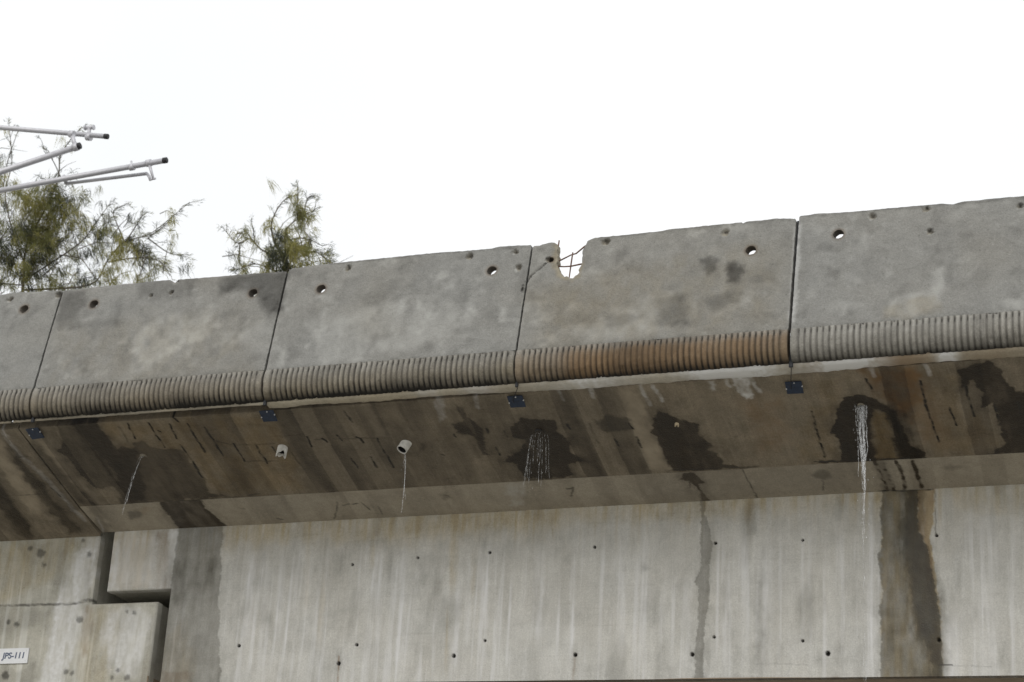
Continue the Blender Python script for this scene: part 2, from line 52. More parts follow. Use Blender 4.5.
STROKES = [('sof','lime',0.5,0.012,[(-9.651,-0.128),(-9.646,-0.036),(-9.664,0.333)]),('sof','lime',0.32,0.05,[(-9.653,-0.024),(-9.664,0.333),(-9.605,0.569),(-9.584,0.848),(-9.547,1.249)]),('sof','lime',0.4,0.018,[(-9.609,0.541),(-9.584,0.848),(-9.552,1.148)]),('sof','dirt',0.6,0.012,[(-9.713,0.355),(-9.6,0.352)]),('sof','dirt',0.7,0.02,[(-9.61,0.79),(-9.594,0.903)]),('sof','dirt',0.95,0.018,[(-8.361,0.036),(-8.371,0.186),(-8.369,0.353)]),('sof','dirt',0.95,0.018,[(-8.197,0.076),(-8.223,0.261)]),('sof','dirt',0.95,0.018,[(-8.227,0.337),(-8.221,0.522),(-8.232,0.771)]),('sof','dirt',0.95,0.018,[(-8.049,0.084),(-8.057,0.278),(-8.058,0.445)]),('sof','dirt',0.95,0.018,[(-7.924,0.141),(-7.925,0.231)]),('sof','dirt',0.95,0.018,[(-8.138,-0.007),(-8.106,0.056)]),('sof','dirt',0.4,0.018,[(-8.633,0.068),(-8.646,0.264)]),('sof','dirt',0.95,0.018,[(-8.543,0.032),(-8.566,0.227)]),('sof','dirt',0.95,0.018,[(-8.331,0.144),(-8.318,0.161)]),('sof','dirt',0.95,0.018,[(-7.927,0.141),(-7.924,0.337),(-7.928,0.504)]),('sof','dirt',0.95,0.018,[(-8.054,0.354),(-8.06,0.445)]),('sof','dirt',0.4,0.018,[(-7.899,0.324),(-7.783,0.381)]),('sof','dirt',0.95,0.018,[(-7.776,0.367),(-7.783,0.472),(-7.776,0.596)]),('sof','dirt',0.95,0.018,[(-7.607,0.369),(-7.606,0.505),(-7.604,0.643)]),('sof','dirt',0.4,0.018,[(-7.776,0.596),(-7.511,0.614)]),('sof','dirt',0.95,0.018,[(-7.48,0.434),(-7.474,0.503)]),('sof','dirt',0.4,0.018,[(-7.345,0.455),(-7.344,0.668)]),('sof','dirt',0.95,0.018,[(-7.149,0.34),(-7.155,0.474)]),('sof','dirt',0.4,0.018,[(-7.783,0.381),(-7.441,0.4)]),('sof','dirt',0.95,0.018,[(-6.894,0.343),(-6.885,0.418)]),('sof','dirt',0.95,0.018,[(-6.756,0.387),(-6.729,0.404),(-6.728,0.464)]),('sof','dirt',0.95,0.018,[(-6.594,0.418),(-6.601,0.536),(-6.6,0.792)]),('sof','dirt',0.95,0.018,[(-6.738,0.643),(-6.732,0.78)]),('sof','dirt',0.95,0.018,[(-6.895,0.642),(-6.893,0.764)]),('sof','dirt',0.95,0.018,[(-7.033,0.374),(-7.012,0.42)]),('sof','dirt',0.95,0.018,[(-6.731,0.054),(-6.721,0.2)]),('sof','dirt',0.4,0.018,[(-7.095,0.382),(-6.601,0.41)]),('sof','dirt',0.95,0.018,[(-5.702,0.385),(-5.708,0.442)]),('sof','dirt',0.95,0.018,[(-5.577,0.426),(-5.574,0.499)]),('sof','dirt',0.95,0.018,[(-5.706,0.617),(-5.712,0.72)]),('sof','dirt',0.95,0.018,[(-5.978,0.429),(-5.97,0.459)]),('sof','dirt',0.95,0.018,[(-6.164,0.661),(-6.151,0.677)]),('sof','dirt',0.95,0.018,[(-5.082,0.398),(-5.073,0.456)]),('sof','dirt',0.4,0.018,[(-4.916,0.416),(-4.916,0.659)]),('sof','dirt',0.95,0.018,[(-4.777,0.615),(-4.775,0.702)]),('sof','dirt',0.95,0.018,[(-4.618,0.433),(-4.611,0.504)]),('sof','dirt',0.95,0.018,[(-4.612,0.603),(-4.612,0.733)]),('sof','dirt',0.95,0.018,[(-3.275,0.438),(-3.291,0.644)]),('sof','dirt',0.95,0.018,[(-2.835,0.112),(-2.81,0.257)]),('sof','dirt',0.95,0.018,[(-2.473,0.181),(-2.478,0.465),(-2.46,0.879)]),('sof','dirt',0.95,0.018,[(-2.326,0.496),(-2.307,0.701)]),('sof','dirt',0.95,0.018,[(-2.178,0.27),(-2.171,0.613)]),('sof','dirt',0.95,0.018,[(-2.022,0.485),(-2.017,0.688)]),('sof','dirt',0.95,0.018,[(-1.858,0.475),(-1.861,0.617)]),('sof','dirt',0.95,0.018,[(-3.291,0.644),(-3.297,0.978)]),('sof','dirt',0.6,0.018,[(-9.359,1.065),(-8.28,1.061)]),('sof','dirt',0.25,0.012,[(-8.28,1.061),(-5.664,1.07)]),('sof','dirt',0.6,0.014,[(-4.47,1.028),(-3.791,1.042)]),('sof','dirt',0.7,0.02,[(-3.38,1.026),(-2.591,1.06)]),('sof','dirt',0.5,0.014,[(-2.132,1.051),(-1.787,1.055)]),('sof','dirt',0.5,0.014,[(-8.28,1.061),(-7.841,1.032)]),('sof','dirt',0.45,0.012,[(-10.226,0.847),(-9.696,0.866)]),('hau','wet',1.0,0.03,[(-2.953,-0.002),(-2.927,0.394)]),('hau','wet',1.0,0.03,[(-2.897,0.037),(-2.887,0.398)]),('hau','wet',1.0,0.03,[(-2.801,0.014),(-2.787,0.235),(-2.806,0.389)]),('hau','wet',1.0,0.03,[(-2.685,0.026),(-2.681,0.384)]),('hau','dirt',0.9,0.035,[(-2.986,0.409),(-2.601,0.433)]),('hau','dirt',0.6,0.014,[(-3.363,0.177),(-3.4,0.354)]),('hau','dirt',0.6,0.012,[(-3.934,-0.02),(-3.91,0.404)]),('hau','dirt',0.6,0.014,[(-7.24,0.15),(-7.362,0.384)]),('hau','dirt',0.6,0.014,[(-7.22,0.196),(-7.15,0.181)]),('hau','dirt',0.6,0.014,[(-7.129,0.191),(-7.078,0.179)]),('hau','dirt',0.6,0.014,[(-7.043,0.169),(-7.015,0.291)]),('hau','dirt',0.6,0.014,[(-6.926,0.246),(-6.939,0.356)]),('hau','dirt',0.5,0.02,[(-8.102,0.157),(-8.067,0.169)]),('hau','dirt',0.5,0.02,[(-7.852,0.339),(-7.813,0.352)]),('hau','dirt',0.5,0.02,[(-6.331,0.129),(-6.298,0.153)]),('hau','dirt',0.6,0.018,[(-5.326,0.139),(-5.271,0.127),(-5.325,0.248)]),('hau','lime',0.55,0.02,[(-9.418,0.171),(-9.473,0.404)]),('web','dirt',0.8,0.02,[(-2.92,-0.008),(-2.607,0.0)]),('web','dirt',0.4,0.012,[(-2.592,0.024),(-2.587,0.338)]),('web','dirt',0.8,0.008,[(-2.578,1.248),(-2.532,1.251),(-2.483,1.255)]),('web','dirt',0.25,0.008,[(-2.483,1.255),(-2.219,1.269)]),('web','dirt',0.2,0.008,[(-3.919,1.222),(-3.482,1.236)]),('web','pale',0.4,0.05,[(-8.075,0.131),(-8.038,1.08)]),('web','pale',0.25,0.04,[(-7.927,0.18),(-7.901,1.364)]),('web','pale',0.3,0.04,[(-7.801,0.186),(-7.761,1.048)]),('web','pale',0.35,0.03,[(-6.976,0.224),(-6.997,0.67)]),('web','pale',0.35,0.05,[(-6.761,0.028),(-6.707,1.391)]),('web','pale',0.4,0.04,[(-6.253,0.378),(-6.261,1.401)]),('web','pale',0.35,0.03,[(-6.05,0.306),(-6.011,1.253)]),('web','pale',0.45,0.05,[(-5.605,0.207),(-5.586,1.11)]),('web','pale',0.5,0.03,[(-5.339,0.338),(-5.315,1.271)]),('web','pale',0.3,0.04,[(-4.965,0.118),(-4.91,1.431)]),('web','pale',0.3,0.06,[(-4.443,0.457),(-4.423,1.368)]),('web','pale',0.3,0.08,[(-3.828,0.175),(-3.838,1.455)]),('web','pale',0.25,0.05,[(-4.143,0.47),(-4.114,1.375)]),('web','pale',0.25,0.08,[(-3.044,-0.015),(-3.026,1.473)]),('web','pale',0.35,0.1,[(-2.495,0.836),(-2.484,1.485)]),('web','pale',0.25,0.12,[(-2.257,0.551),(-2.262,1.49)]),('web','brown',0.4,0.05,[(-6.336,0.05),(-6.313,0.695)]),('web','brown',0.35,0.03,[(-7.027,0.139),(-7.01,0.427)]),('web','brown',0.3,0.05,[(-5.63,0.045),(-5.592,0.287)]),('web','brown',0.5,0.014,[(-5.528,-0.031),(-5.513,0.251)]),('web','brown',0.3,0.03,[(-6.156,0.221),(-6.147,0.701)]),('web','brown',0.35,0.02,[(-6.346,0.694),(-6.316,1.322)]),('web','brown',0.2,0.04,[(-7.579,0.113),(-7.551,0.812)]),('web','brown',0.2,0.04,[(-7.426,0.327),(-7.406,1.138)]),('sof','lime',0.42,0.032,[(-5.658,-0.045),(-5.69,0.142)]),('sof','lime',0.42,0.032,[(-4.417,-0.001),(-4.41,0.244)]),('sof','lime',0.42,0.032,[(-4.331,0.009),(-4.308,0.196)]),('sof','lime',0.42,0.032,[(-3.67,-0.03),(-3.663,0.243)]),('sof','lime',0.42,0.032,[(-3.629,-0.025),(-3.592,0.182)]),('sof','lime',0.42,0.032,[(-3.79,-0.01),(-3.786,0.093)]),('sof','lime',0.42,0.032,[(-2.779,-0.017),(-2.773,0.094)]),('sof','lime',0.42,0.032,[(-2.406,-0.017),(-2.395,0.115)]),('sof','lime',0.42,0.032,[(-5.022,0.025),(-5.027,0.118)]),('sof','lime',0.42,0.032,[(-4.789,0.004),(-4.794,0.12)]),('sof','lime',0.42,0.032,[(-5.984,0.038),(-6.007,0.193)]),('web','rust',0.7,0.018,[(-7.231,1.119),(-7.217,1.317)]),('web','rust',0.3,0.02,[(-5.289,1.157),(-5.295,1.347)]),('web','dirt',0.6,0.02,[(-10.48,0.593),(-9.651,0.602),(-9.547,0.577),(-9.39,0.59)]),('par','lime',0.4,0.05,[(-3.292,0.887),(-3.293,0.07)]),('par','dark',0.35,0.03,[(-3.275,0.965),(-2.859,0.96),(-2.298,0.954),(-1.684,0.948)]),('par','dark',0.3,0.03,[(-6.953,0.948),(-6.045,0.953),(-5.323,0.928)]),('par','dark',0.3,0.025,[(-4.78,0.941),(-4.023,0.954),(-3.361,0.948)]),('par','crack',0.9,0.01,[(-5.148,0.786),(-5.21,0.725),(-5.273,0.668),(-5.324,0.583),(-5.338,0.513)]),('par','dark',0.25,0.02,[(-9.218,0.538),(-9.086,0.555),(-8.82,0.568),(-8.718,0.625)])]
TIE_HOLES = [(-8.108,1.012,0.018),(-7.183,0.374,0.015),(-6.628,0.34,0.015),(-7.086,1.025,0.018),(-7.226,1.171,0.022),(-6.265,1.128,0.021),(-6.026,0.326,0.016),(-6.019,1.015,0.015),(-5.174,0.322,0.016),(-5.287,1.137,0.021),(-4.226,0.334,0.016),(-4.218,1.027,0.014),(-4.381,1.149,0.021),(-3.564,0.342,0.013),(-3.557,1.068,0.014),(-3.372,1.159,0.024),(-2.583,0.353,0.015),(-2.577,1.081,0.017)]
CHIPS = [(-6.794,0.886,0.03),(-5.798,0.891,0.035),(-5.434,0.886,0.025),(-5.393,0.736,0.03),(-4.729,0.901,0.03),(-3.832,0.887,0.035),(-2.396,0.925,0.03),(-2.366,0.73,0.03),(-2.772,0.906,0.03),(-8.467,0.796,0.025),(-8.289,0.807,0.022),(-9.779,0.889,0.03),(-9.337,0.888,0.04),(-1.751,0.87,0.03),(-8.274,0.916,0.03),(-5.164,0.792,0.03)]
PANEL_HOLES = [(-9.617,0.782),(-8.972,0.765),(-7.562,0.729),(-6.983,0.711),(-5.597,0.735),(-3.628,0.702),(-3.004,0.776)]
PANEL_TOPS = {0: [(-9.947,0.95),(-9.89,0.947),(-9.761,0.958),(-9.375,0.941),(-9.315,0.925)],1: [(-9.301,0.924),(-8.51,0.935),(-8.332,0.936),(-8.293,0.918),(-8.261,0.934),(-7.846,0.924),(-7.55,0.917),(-7.318,0.911),(-7.292,0.89)],2: [(-7.29,0.918),(-7.272,0.935),(-6.953,0.948),(-6.619,0.95),(-6.045,0.953),(-5.802,0.945),(-5.626,0.944),(-5.564,0.955),(-5.325,0.942)],3: [(-5.312,0.938),(-5.269,0.93),(-5.184,0.945),(-5.112,0.932),(-5.094,0.794),(-5.09,0.733),(-5.047,0.662),(-5.024,0.628),(-4.954,0.612),(-4.918,0.635),(-4.903,0.713),(-4.895,0.863),(-4.874,0.928),(-4.819,0.951),(-4.589,0.951),(-4.333,0.955),(-4.227,0.966),(-3.716,0.964),(-3.705,0.953),(-3.683,0.964),(-3.457,0.968),(-3.335,0.949),(-3.316,0.925)],4: [(-3.306,0.933),(-3.286,0.971),(-3.163,0.978),(-2.981,0.968),(-2.885,0.966),(-2.281,0.959),(-2.206,0.943),(-2.149,0.958),(-1.819,0.961),(-1.724,0.959)]}
REBAR = [[(-5.148,13.956,6.56),(-5.113,13.959,6.573),(-5.008,13.97,6.626),(-4.969,13.972,6.635),(-4.912,13.983,6.689),(-4.872,13.989,6.718)],[(-5.163,13.954,6.553),(-5.104,13.951,6.536),(-5.05,13.949,6.527),(-4.996,13.948,6.525),(-4.925,13.95,6.535),(-4.867,13.951,6.539)],[(-4.996,13.974,6.646),(-4.997,13.954,6.553),(-4.997,13.93,6.438),(-5.0,13.915,6.369)],[(-5.117,14.0,6.767),(-5.118,13.982,6.682),(-5.117,13.959,6.575),(-5.12,13.934,6.46)]]
PLATES = [(-9.362,0.052),(-7.334,0.04),(-5.362,0.076),(-3.333,0.137)]
PIPES = [(-8.605,0.449),(-7.395,0.451),(-6.388,0.5),(-5.318,0.46),(-4.271,0.477),(-2.923,0.404)]
TREE_A_LIMBS = [[(-18.685,27.0,12.401),(-18.756,27.0,13.169),(-18.804,27.0,13.689),(-18.755,27.0,14.292),(-18.748,27.0,14.818)],[(-18.776,27.0,13.514),(-19.171,27.0,14.247),(-19.408,27.0,14.89),(-19.404,27.0,15.427),(-19.604,27.0,16.177)],[(-19.408,27.0,14.89),(-19.312,27.0,15.327),(-19.121,27.0,15.755)],[(-18.791,27.0,13.947),(-18.482,27.0,14.526),(-18.328,27.0,14.949),(-18.309,27.0,15.301),(-18.124,27.0,15.529),(-17.944,27.0,15.669)],[(-18.328,27.0,14.949),(-18.445,27.0,15.228),(-18.566,27.0,15.42)],[(-18.752,27.0,13.254),(-18.16,27.0,13.626),(-17.841,27.0,13.887),(-17.628,27.0,14.262),(-17.503,27.0,14.509)],[(-18.724,27.0,13.081),(-17.539,27.0,13.058),(-17.275,27.0,13.422),(-17.017,27.0,13.719),(-16.589,27.0,13.796),(-16.237,27.0,14.032),(-15.92,27.0,14.271)],[(-17.017,27.0,13.719),(-17.187,27.0,14.044),(-17.273,27.0,14.276),(-17.053,27.0,14.357)],[(-16.589,27.0,13.796),(-16.519,27.0,13.924),(-16.372,27.0,14.131)],[(-16.62,27.0,13.765),(-16.293,27.0,13.529),(-16.061,27.0,13.473)],[(-17.275,27.0,13.422),(-16.715,27.0,13.436),(-16.353,27.0,13.334),(-16.113,27.0,13.077)],[(-18.16,27.0,13.626),(-17.688,27.0,13.461),(-17.373,27.0,13.127)],[(-18.799,27.0,13.43),(-19.27,27.0,13.734),(-19.801,27.0,14.136)],[(-18.775,27.0,13.171),(-19.382,27.0,13.312),(-20.002,27.0,13.682)],[(-17.017,27.0,13.719),(-16.835,27.0,14.059),(-16.781,27.0,14.173)]]
TREE_A_BLOBS = [(-18.575,27.0,14.536,0.36923076923076925,0.24615384615384617,1500),(-18.347,27.0,14.599,0.2153846153846154,0.27692307692307694,900),(-18.946,27.0,14.224,0.36923076923076925,0.36923076923076925,1500),(-18.583,27.0,14.013,0.4307692307692308,0.36923076923076925,2000),(-19.037,27.0,13.659,0.4,0.3384615384615385,1700),(-18.455,27.0,13.432,0.4,0.3076923076923077,1100),(-18.113,27.0,14.018,0.18461538461538463,0.24615384615384617,380),(-17.644,27.0,13.525,0.24615384615384617,0.27692307692307694,170),(-17.287,27.0,14.003,0.15384615384615385,0.24615384615384617,330),(-17.089,27.0,13.607,0.2153846153846154,0.18461538461538463,420),(-16.818,27.0,13.547,0.2153846153846154,0.18461538461538463,420),(-16.661,27.0,13.296,0.27692307692307694,0.18461538461538463,520),(-17.164,27.0,13.141,0.3076923076923077,0.18461538461538463,420),(-17.637,27.0,13.117,0.3076923076923077,0.12307692307692308,250),(-16.327,27.0,13.398,0.18461538461538463,0.2153846153846154,90),(-16.173,27.0,13.94,0.2153846153846154,0.15384615384615385,90),(-19.492,27.0,15.618,0.18461538461538463,0.4,110),(-19.086,27.0,14.855,0.3076923076923077,0.2153846153846154,260),(-19.77,27.0,13.957,0.4,0.46153846153846156,1400),(-18.797,27.0,13.088,0.7692307692307693,0.27692307692307694,1400),(-18.207,27.0,15.112,0.15384615384615385,0.27692307692307694,90),(-17.693,27.0,14.096,0.18461538461538463,0.27692307692307694,160),(-16.776,27.0,13.882,0.2153846153846154,0.15384615384615385,160),(-19.624,27.0,14.736,0.3076923076923077,0.38461538461538464,500)]
TREE_B_LIMBS = [[(-13.913,27.0,12.004),(-14.047,27.0,12.658),(-14.213,27.0,13.129),(-14.437,27.0,13.513),(-14.504,27.0,13.819),(-14.399,27.0,14.092),(-14.263,27.0,14.229)],[(-14.148,27.0,12.992),(-14.252,27.0,13.495),(-14.223,27.0,13.69),(-13.992,27.0,13.866),(-13.799,27.0,13.929)],[(-14.06,27.0,13.89),(-14.065,27.0,14.09),(-14.032,27.0,14.254)],[(-13.992,27.0,13.866),(-13.935,27.0,14.126),(-13.856,27.0,14.168)],[(-14.213,27.0,13.129),(-14.621,27.0,13.366),(-14.81,27.0,13.55),(-15.005,27.0,13.487),(-15.234,27.0,13.71)],[(-14.753,27.0,13.495),(-14.791,27.0,13.682),(-14.844,27.0,13.854)],[(-14.206,27.0,12.916),(-14.717,27.0,13.177),(-15.051,27.0,13.16),(-15.21,27.0,13.225)],[(-14.129,27.0,13.121),(-13.783,27.0,13.284),(-13.572,27.0,13.133),(-13.48,27.0,13.027)],[(-14.201,27.0,13.49),(-13.92,27.0,13.495),(-13.626,27.0,13.351)],[(-15.005,27.0,13.487),(-15.047,27.0,13.275),(-14.956,27.0,13.068)],[(-14.81,27.0,13.55),(-14.927,27.0,13.695),(-15.014,27.0,13.571)]]
TREE_B_BLOBS = [(-13.936,27.0,13.81,0.15384615384615385,0.12307692307692308,330),(-13.854,27.0,13.653,0.12307692307692308,0.15384615384615385,220),(-14.407,27.0,13.543,0.12307692307692308,0.18461538461538463,260),(-14.234,27.0,13.328,0.2153846153846154,0.18461538461538463,420),(-13.986,27.0,13.337,0.18461538461538463,0.18461538461538463,330),(-13.707,27.0,13.179,0.15384615384615385,0.2153846153846154,330),(-13.592,27.0,13.005,0.12307692307692308,0.12307692307692308,180),(-14.022,27.0,13.046,0.27692307692307694,0.15384615384615385,500),(-14.612,27.0,13.283,0.15384615384615385,0.18461538461538463,150),(-14.745,27.0,13.577,0.07692307692307693,0.15384615384615385,60),(-14.949,27.0,13.299,0.15384615384615385,0.12307692307692308,60),(-14.286,27.0,13.038,0.24615384615384617,0.12307692307692308,350),(-14.58,27.0,13.0,0.27692307692307694,0.12307692307692308,240),(-14.449,27.0,13.93,0.09230769230769231,0.2153846153846154,70),(-14.089,27.0,12.743,0.6153846153846154,0.18461538461538463,700),(-14.072,27.0,14.158,0.1076923076923077,0.09230769230769231,40),(-15.174,27.0,13.637,0.12307692307692308,0.09230769230769231,30)]
PIPES_SKY = {'a': [(-16.968,20.0,12.367),(-14.562,20.0,11.89),(-13.032,20.0,11.582)],'b': [(-16.356,19.65,10.615),(-14.203,19.65,11.06),(-13.157,19.65,11.305)],'c': [(-16.496,19.8,10.771),(-14.275,19.8,10.931),(-12.073,19.8,11.066)],'d': [(-13.447,19.9,10.966),(-12.375,19.9,10.976),(-12.317,19.9,10.886)],'e': [(-12.305,19.8,11.054),(-12.266,19.8,10.96),(-12.218,19.8,10.84)],'cl1': [(-13.397,19.8,11.558),(-13.365,19.8,11.476),(-13.314,19.8,11.365)],'cl2': [(-13.292,20.0,11.607),(-13.304,20.0,11.734)],'st': [(-12.523,19.8,11.027),(-12.541,19.8,11.106)]}

# ------------------------------------------------------------------ helpers
GZ = -1.6
def tag(o, label=None, cat=None, group=None, kind=None):
    for k, v in (('label', label), ('category', cat), ('group', group), ('kind', kind)):
        if v: o[k] = v
    return o
def empty(name, loc):
    o = bpy.data.objects.new(name, None); col.objects.link(o); o.location = loc; o.empty_display_size = .2
    return o
def link(name, me, mat=None, parent=None, off=None):
    o = bpy.data.objects.new(name, me); col.objects.link(o)
    if mat and not me.materials: me.materials.append(mat)
    if parent:
        o.parent = parent
        w = Vector((0, 0, 0)); p = parent
        while p: w += p.location; p = p.parent
        o.location = -w if off is None else off
    return o
def mesh_np(name, V, faces, smooth=False, attrs=None):
    """faces: list of arrays (n,3) or (n,4)"""
    me = bpy.data.meshes.new(name)
    V = np.asarray(V, np.float32)
    fl = [np.asarray(f, np.int32) for f in faces if len(f)]
    me.vertices.add(len(V)); me.vertices.foreach_set('co', V.ravel())
    tot = np.concatenate([np.full(len(f), f.shape[1], np.int32) for f in fl])
    idx = np.concatenate([f.ravel() for f in fl])
    me.loops.add(len(idx)); me.loops.foreach_set('vertex_index', idx)
    me.polygons.add(len(tot)); me.polygons.foreach_set('loop_start', np.concatenate([[0], np.cumsum(tot)[:-1]]).astype(np.int32))
    me.update(calc_edges=True); me.validate()
    sm = np.zeros(len(me.polygons), bool)
    if isinstance(smooth, np.ndarray): sm[:len(smooth)] = smooth
    else: sm[:] = smooth
    me.polygons.foreach_set('use_smooth', sm)
    for k, v in (attrs or {}).items():
        a = me.attributes.new(k, 'FLOAT_COLOR', 'POINT')
        c = np.ones((len(V), 4), np.float32); c[:, :3] = v
        a.data.foreach_set('color', c.ravel())
    return me
class MB:
    def __init__(s): s.v = []; s.f = []
    def add(s, V, F):
        b = len(s.v); s.v += [tuple(p) for p in V]; s.f += [tuple(b+i for i in f) for f in F]
    def box(s, a, b):
        (x0, y0, z0), (x1, y1, z1) = a, b
        s.add([(x0,y0,z0),(x1,y0,z0),(x1,y1,z0),(x0,y1,z0),(x0,y0,z1),(x1,y0,z1),(x1,y1,z1),(x0,y1,z1)],
              [(0,3,2,1),(4,5,6,7),(0,1,5,4),(1,2,6,5),(2,3,7,6),(3,0,4,7)])
    def prism(s, prof, x0, x1):     # profile (y,z) ring extruded along X
        n = len(prof)
        s.add([(x0, y, z) for y, z in prof]+[(x1, y, z) for y, z in prof],
              [tuple(range(n)), tuple(range(2*n-1, n-1, -1))]+[(i, n+i, n+(i+1) % n, (i+1) % n) for i in range(n)])
    def tube(s, pts, rad, n=8, cap=True):
        pts = [Vector(p) for p in pts]; m = len(pts)
        if not hasattr(rad, '__len__'): rad = [rad]*m
        t0 = (pts[1]-pts[0]).normalized(); a = t0.orthogonal().normalized()
        V = []
        for i, p in enumerate(pts):
            t = (pts[min(i+1, m-1)]-pts[max(i-1, 0)]).normalized()
            a = (a - t*a.dot(t)); a = a.normalized() if a.length > 1e-6 else t.orthogonal().normalized()
            b = t.cross(a)
            V += [p+(a*math.cos(2*math.pi*k/n)+b*math.sin(2*math.pi*k/n))*rad[i] for k in range(n)]
        F = [(i*n+k, i*n+(k+1) % n, (i+1)*n+(k+1) % n, (i+1)*n+k) for i in range(m-1) for k in range(n)]
        if cap: F += [tuple(range(n-1, -1, -1)), tuple(range((m-1)*n, m*n))]
        s.add(V, F)
    def build(s, name, mat, parent=None, smooth=False):
        me = bpy.data.meshes.new(name); me.from_pydata(s.v, [], s.f); me.update()
        if smooth:
            me.polygons.foreach_set('use_smooth', [len(p.vertices) == 4 for p in me.polygons])
        import bmesh
        bm = bmesh.new(); bm.from_mesh(me); bmesh.ops.recalc_face_normals(bm, faces=bm.faces); bm.to_mesh(me); bm.free()
        return link(name, me, mat, parent)
def vnoise(x, y, seed=0):
    xi = np.floor(x).astype(np.int64); yi = np.floor(y).astype(np.int64); xf = x-xi; yf = y-yi
    u = xf*xf*(3-2*xf); v = yf*yf*(3-2*yf)
    def h(a, b):
        n = (a*374761393+b*668265263+seed*1442695041) & 0x7fffffff
        n = ((n ^ (n >> 13))*1274126177) & 0x7fffffff
        return ((n ^ (n >> 16)) & 0xffff)/65535.0
    return (h(xi, yi)*(1-u)+h(xi+1, yi)*u)*(1-v)+(h(xi, yi+1)*(1-u)+h(xi+1, yi+1)*u)*v
def fbm(x, y, seed=0, o=4):
    s = 0; a = .5; t = 0
    for k in range(o): s = s+a*vnoise(x*2**k, y*2**k, seed+k); t += a; a *= .55
    return s/t
def sstep(a, b, x):
    t = np.clip((x-a)/(b-a), 0, 1); return t*t*(3-2*t)
def seg_dist(px, py, pts, closed):
    d = np.full(px.shape, 1e9); ins = np.zeros(px.shape, bool); n = len(pts)
    for i in range(n if closed else n-1):
        ax, ay = pts[i]; bx, by = pts[(i+1) % n]; dx, dy = bx-ax, by-ay
        t = np.clip(((px-ax)*dx+(py-ay)*dy)/(dx*dx+dy*dy+1e-12), 0, 1)
        d = np.minimum(d, np.hypot(px-ax-t*dx, py-ay-t*dy))
        if closed:
            c = (ay > py) != (by > py)
            ins ^= c & (px < (bx-ax)*(py-ay)/((by-ay) if by != ay else 1e-12)+ax)
    return np.where(ins, -d, d) if closed else d
CH_IDX = dict(wet=0, rust=1, lime=2, dirt=3, brown=4, pale=5, dark=3, crack=3)
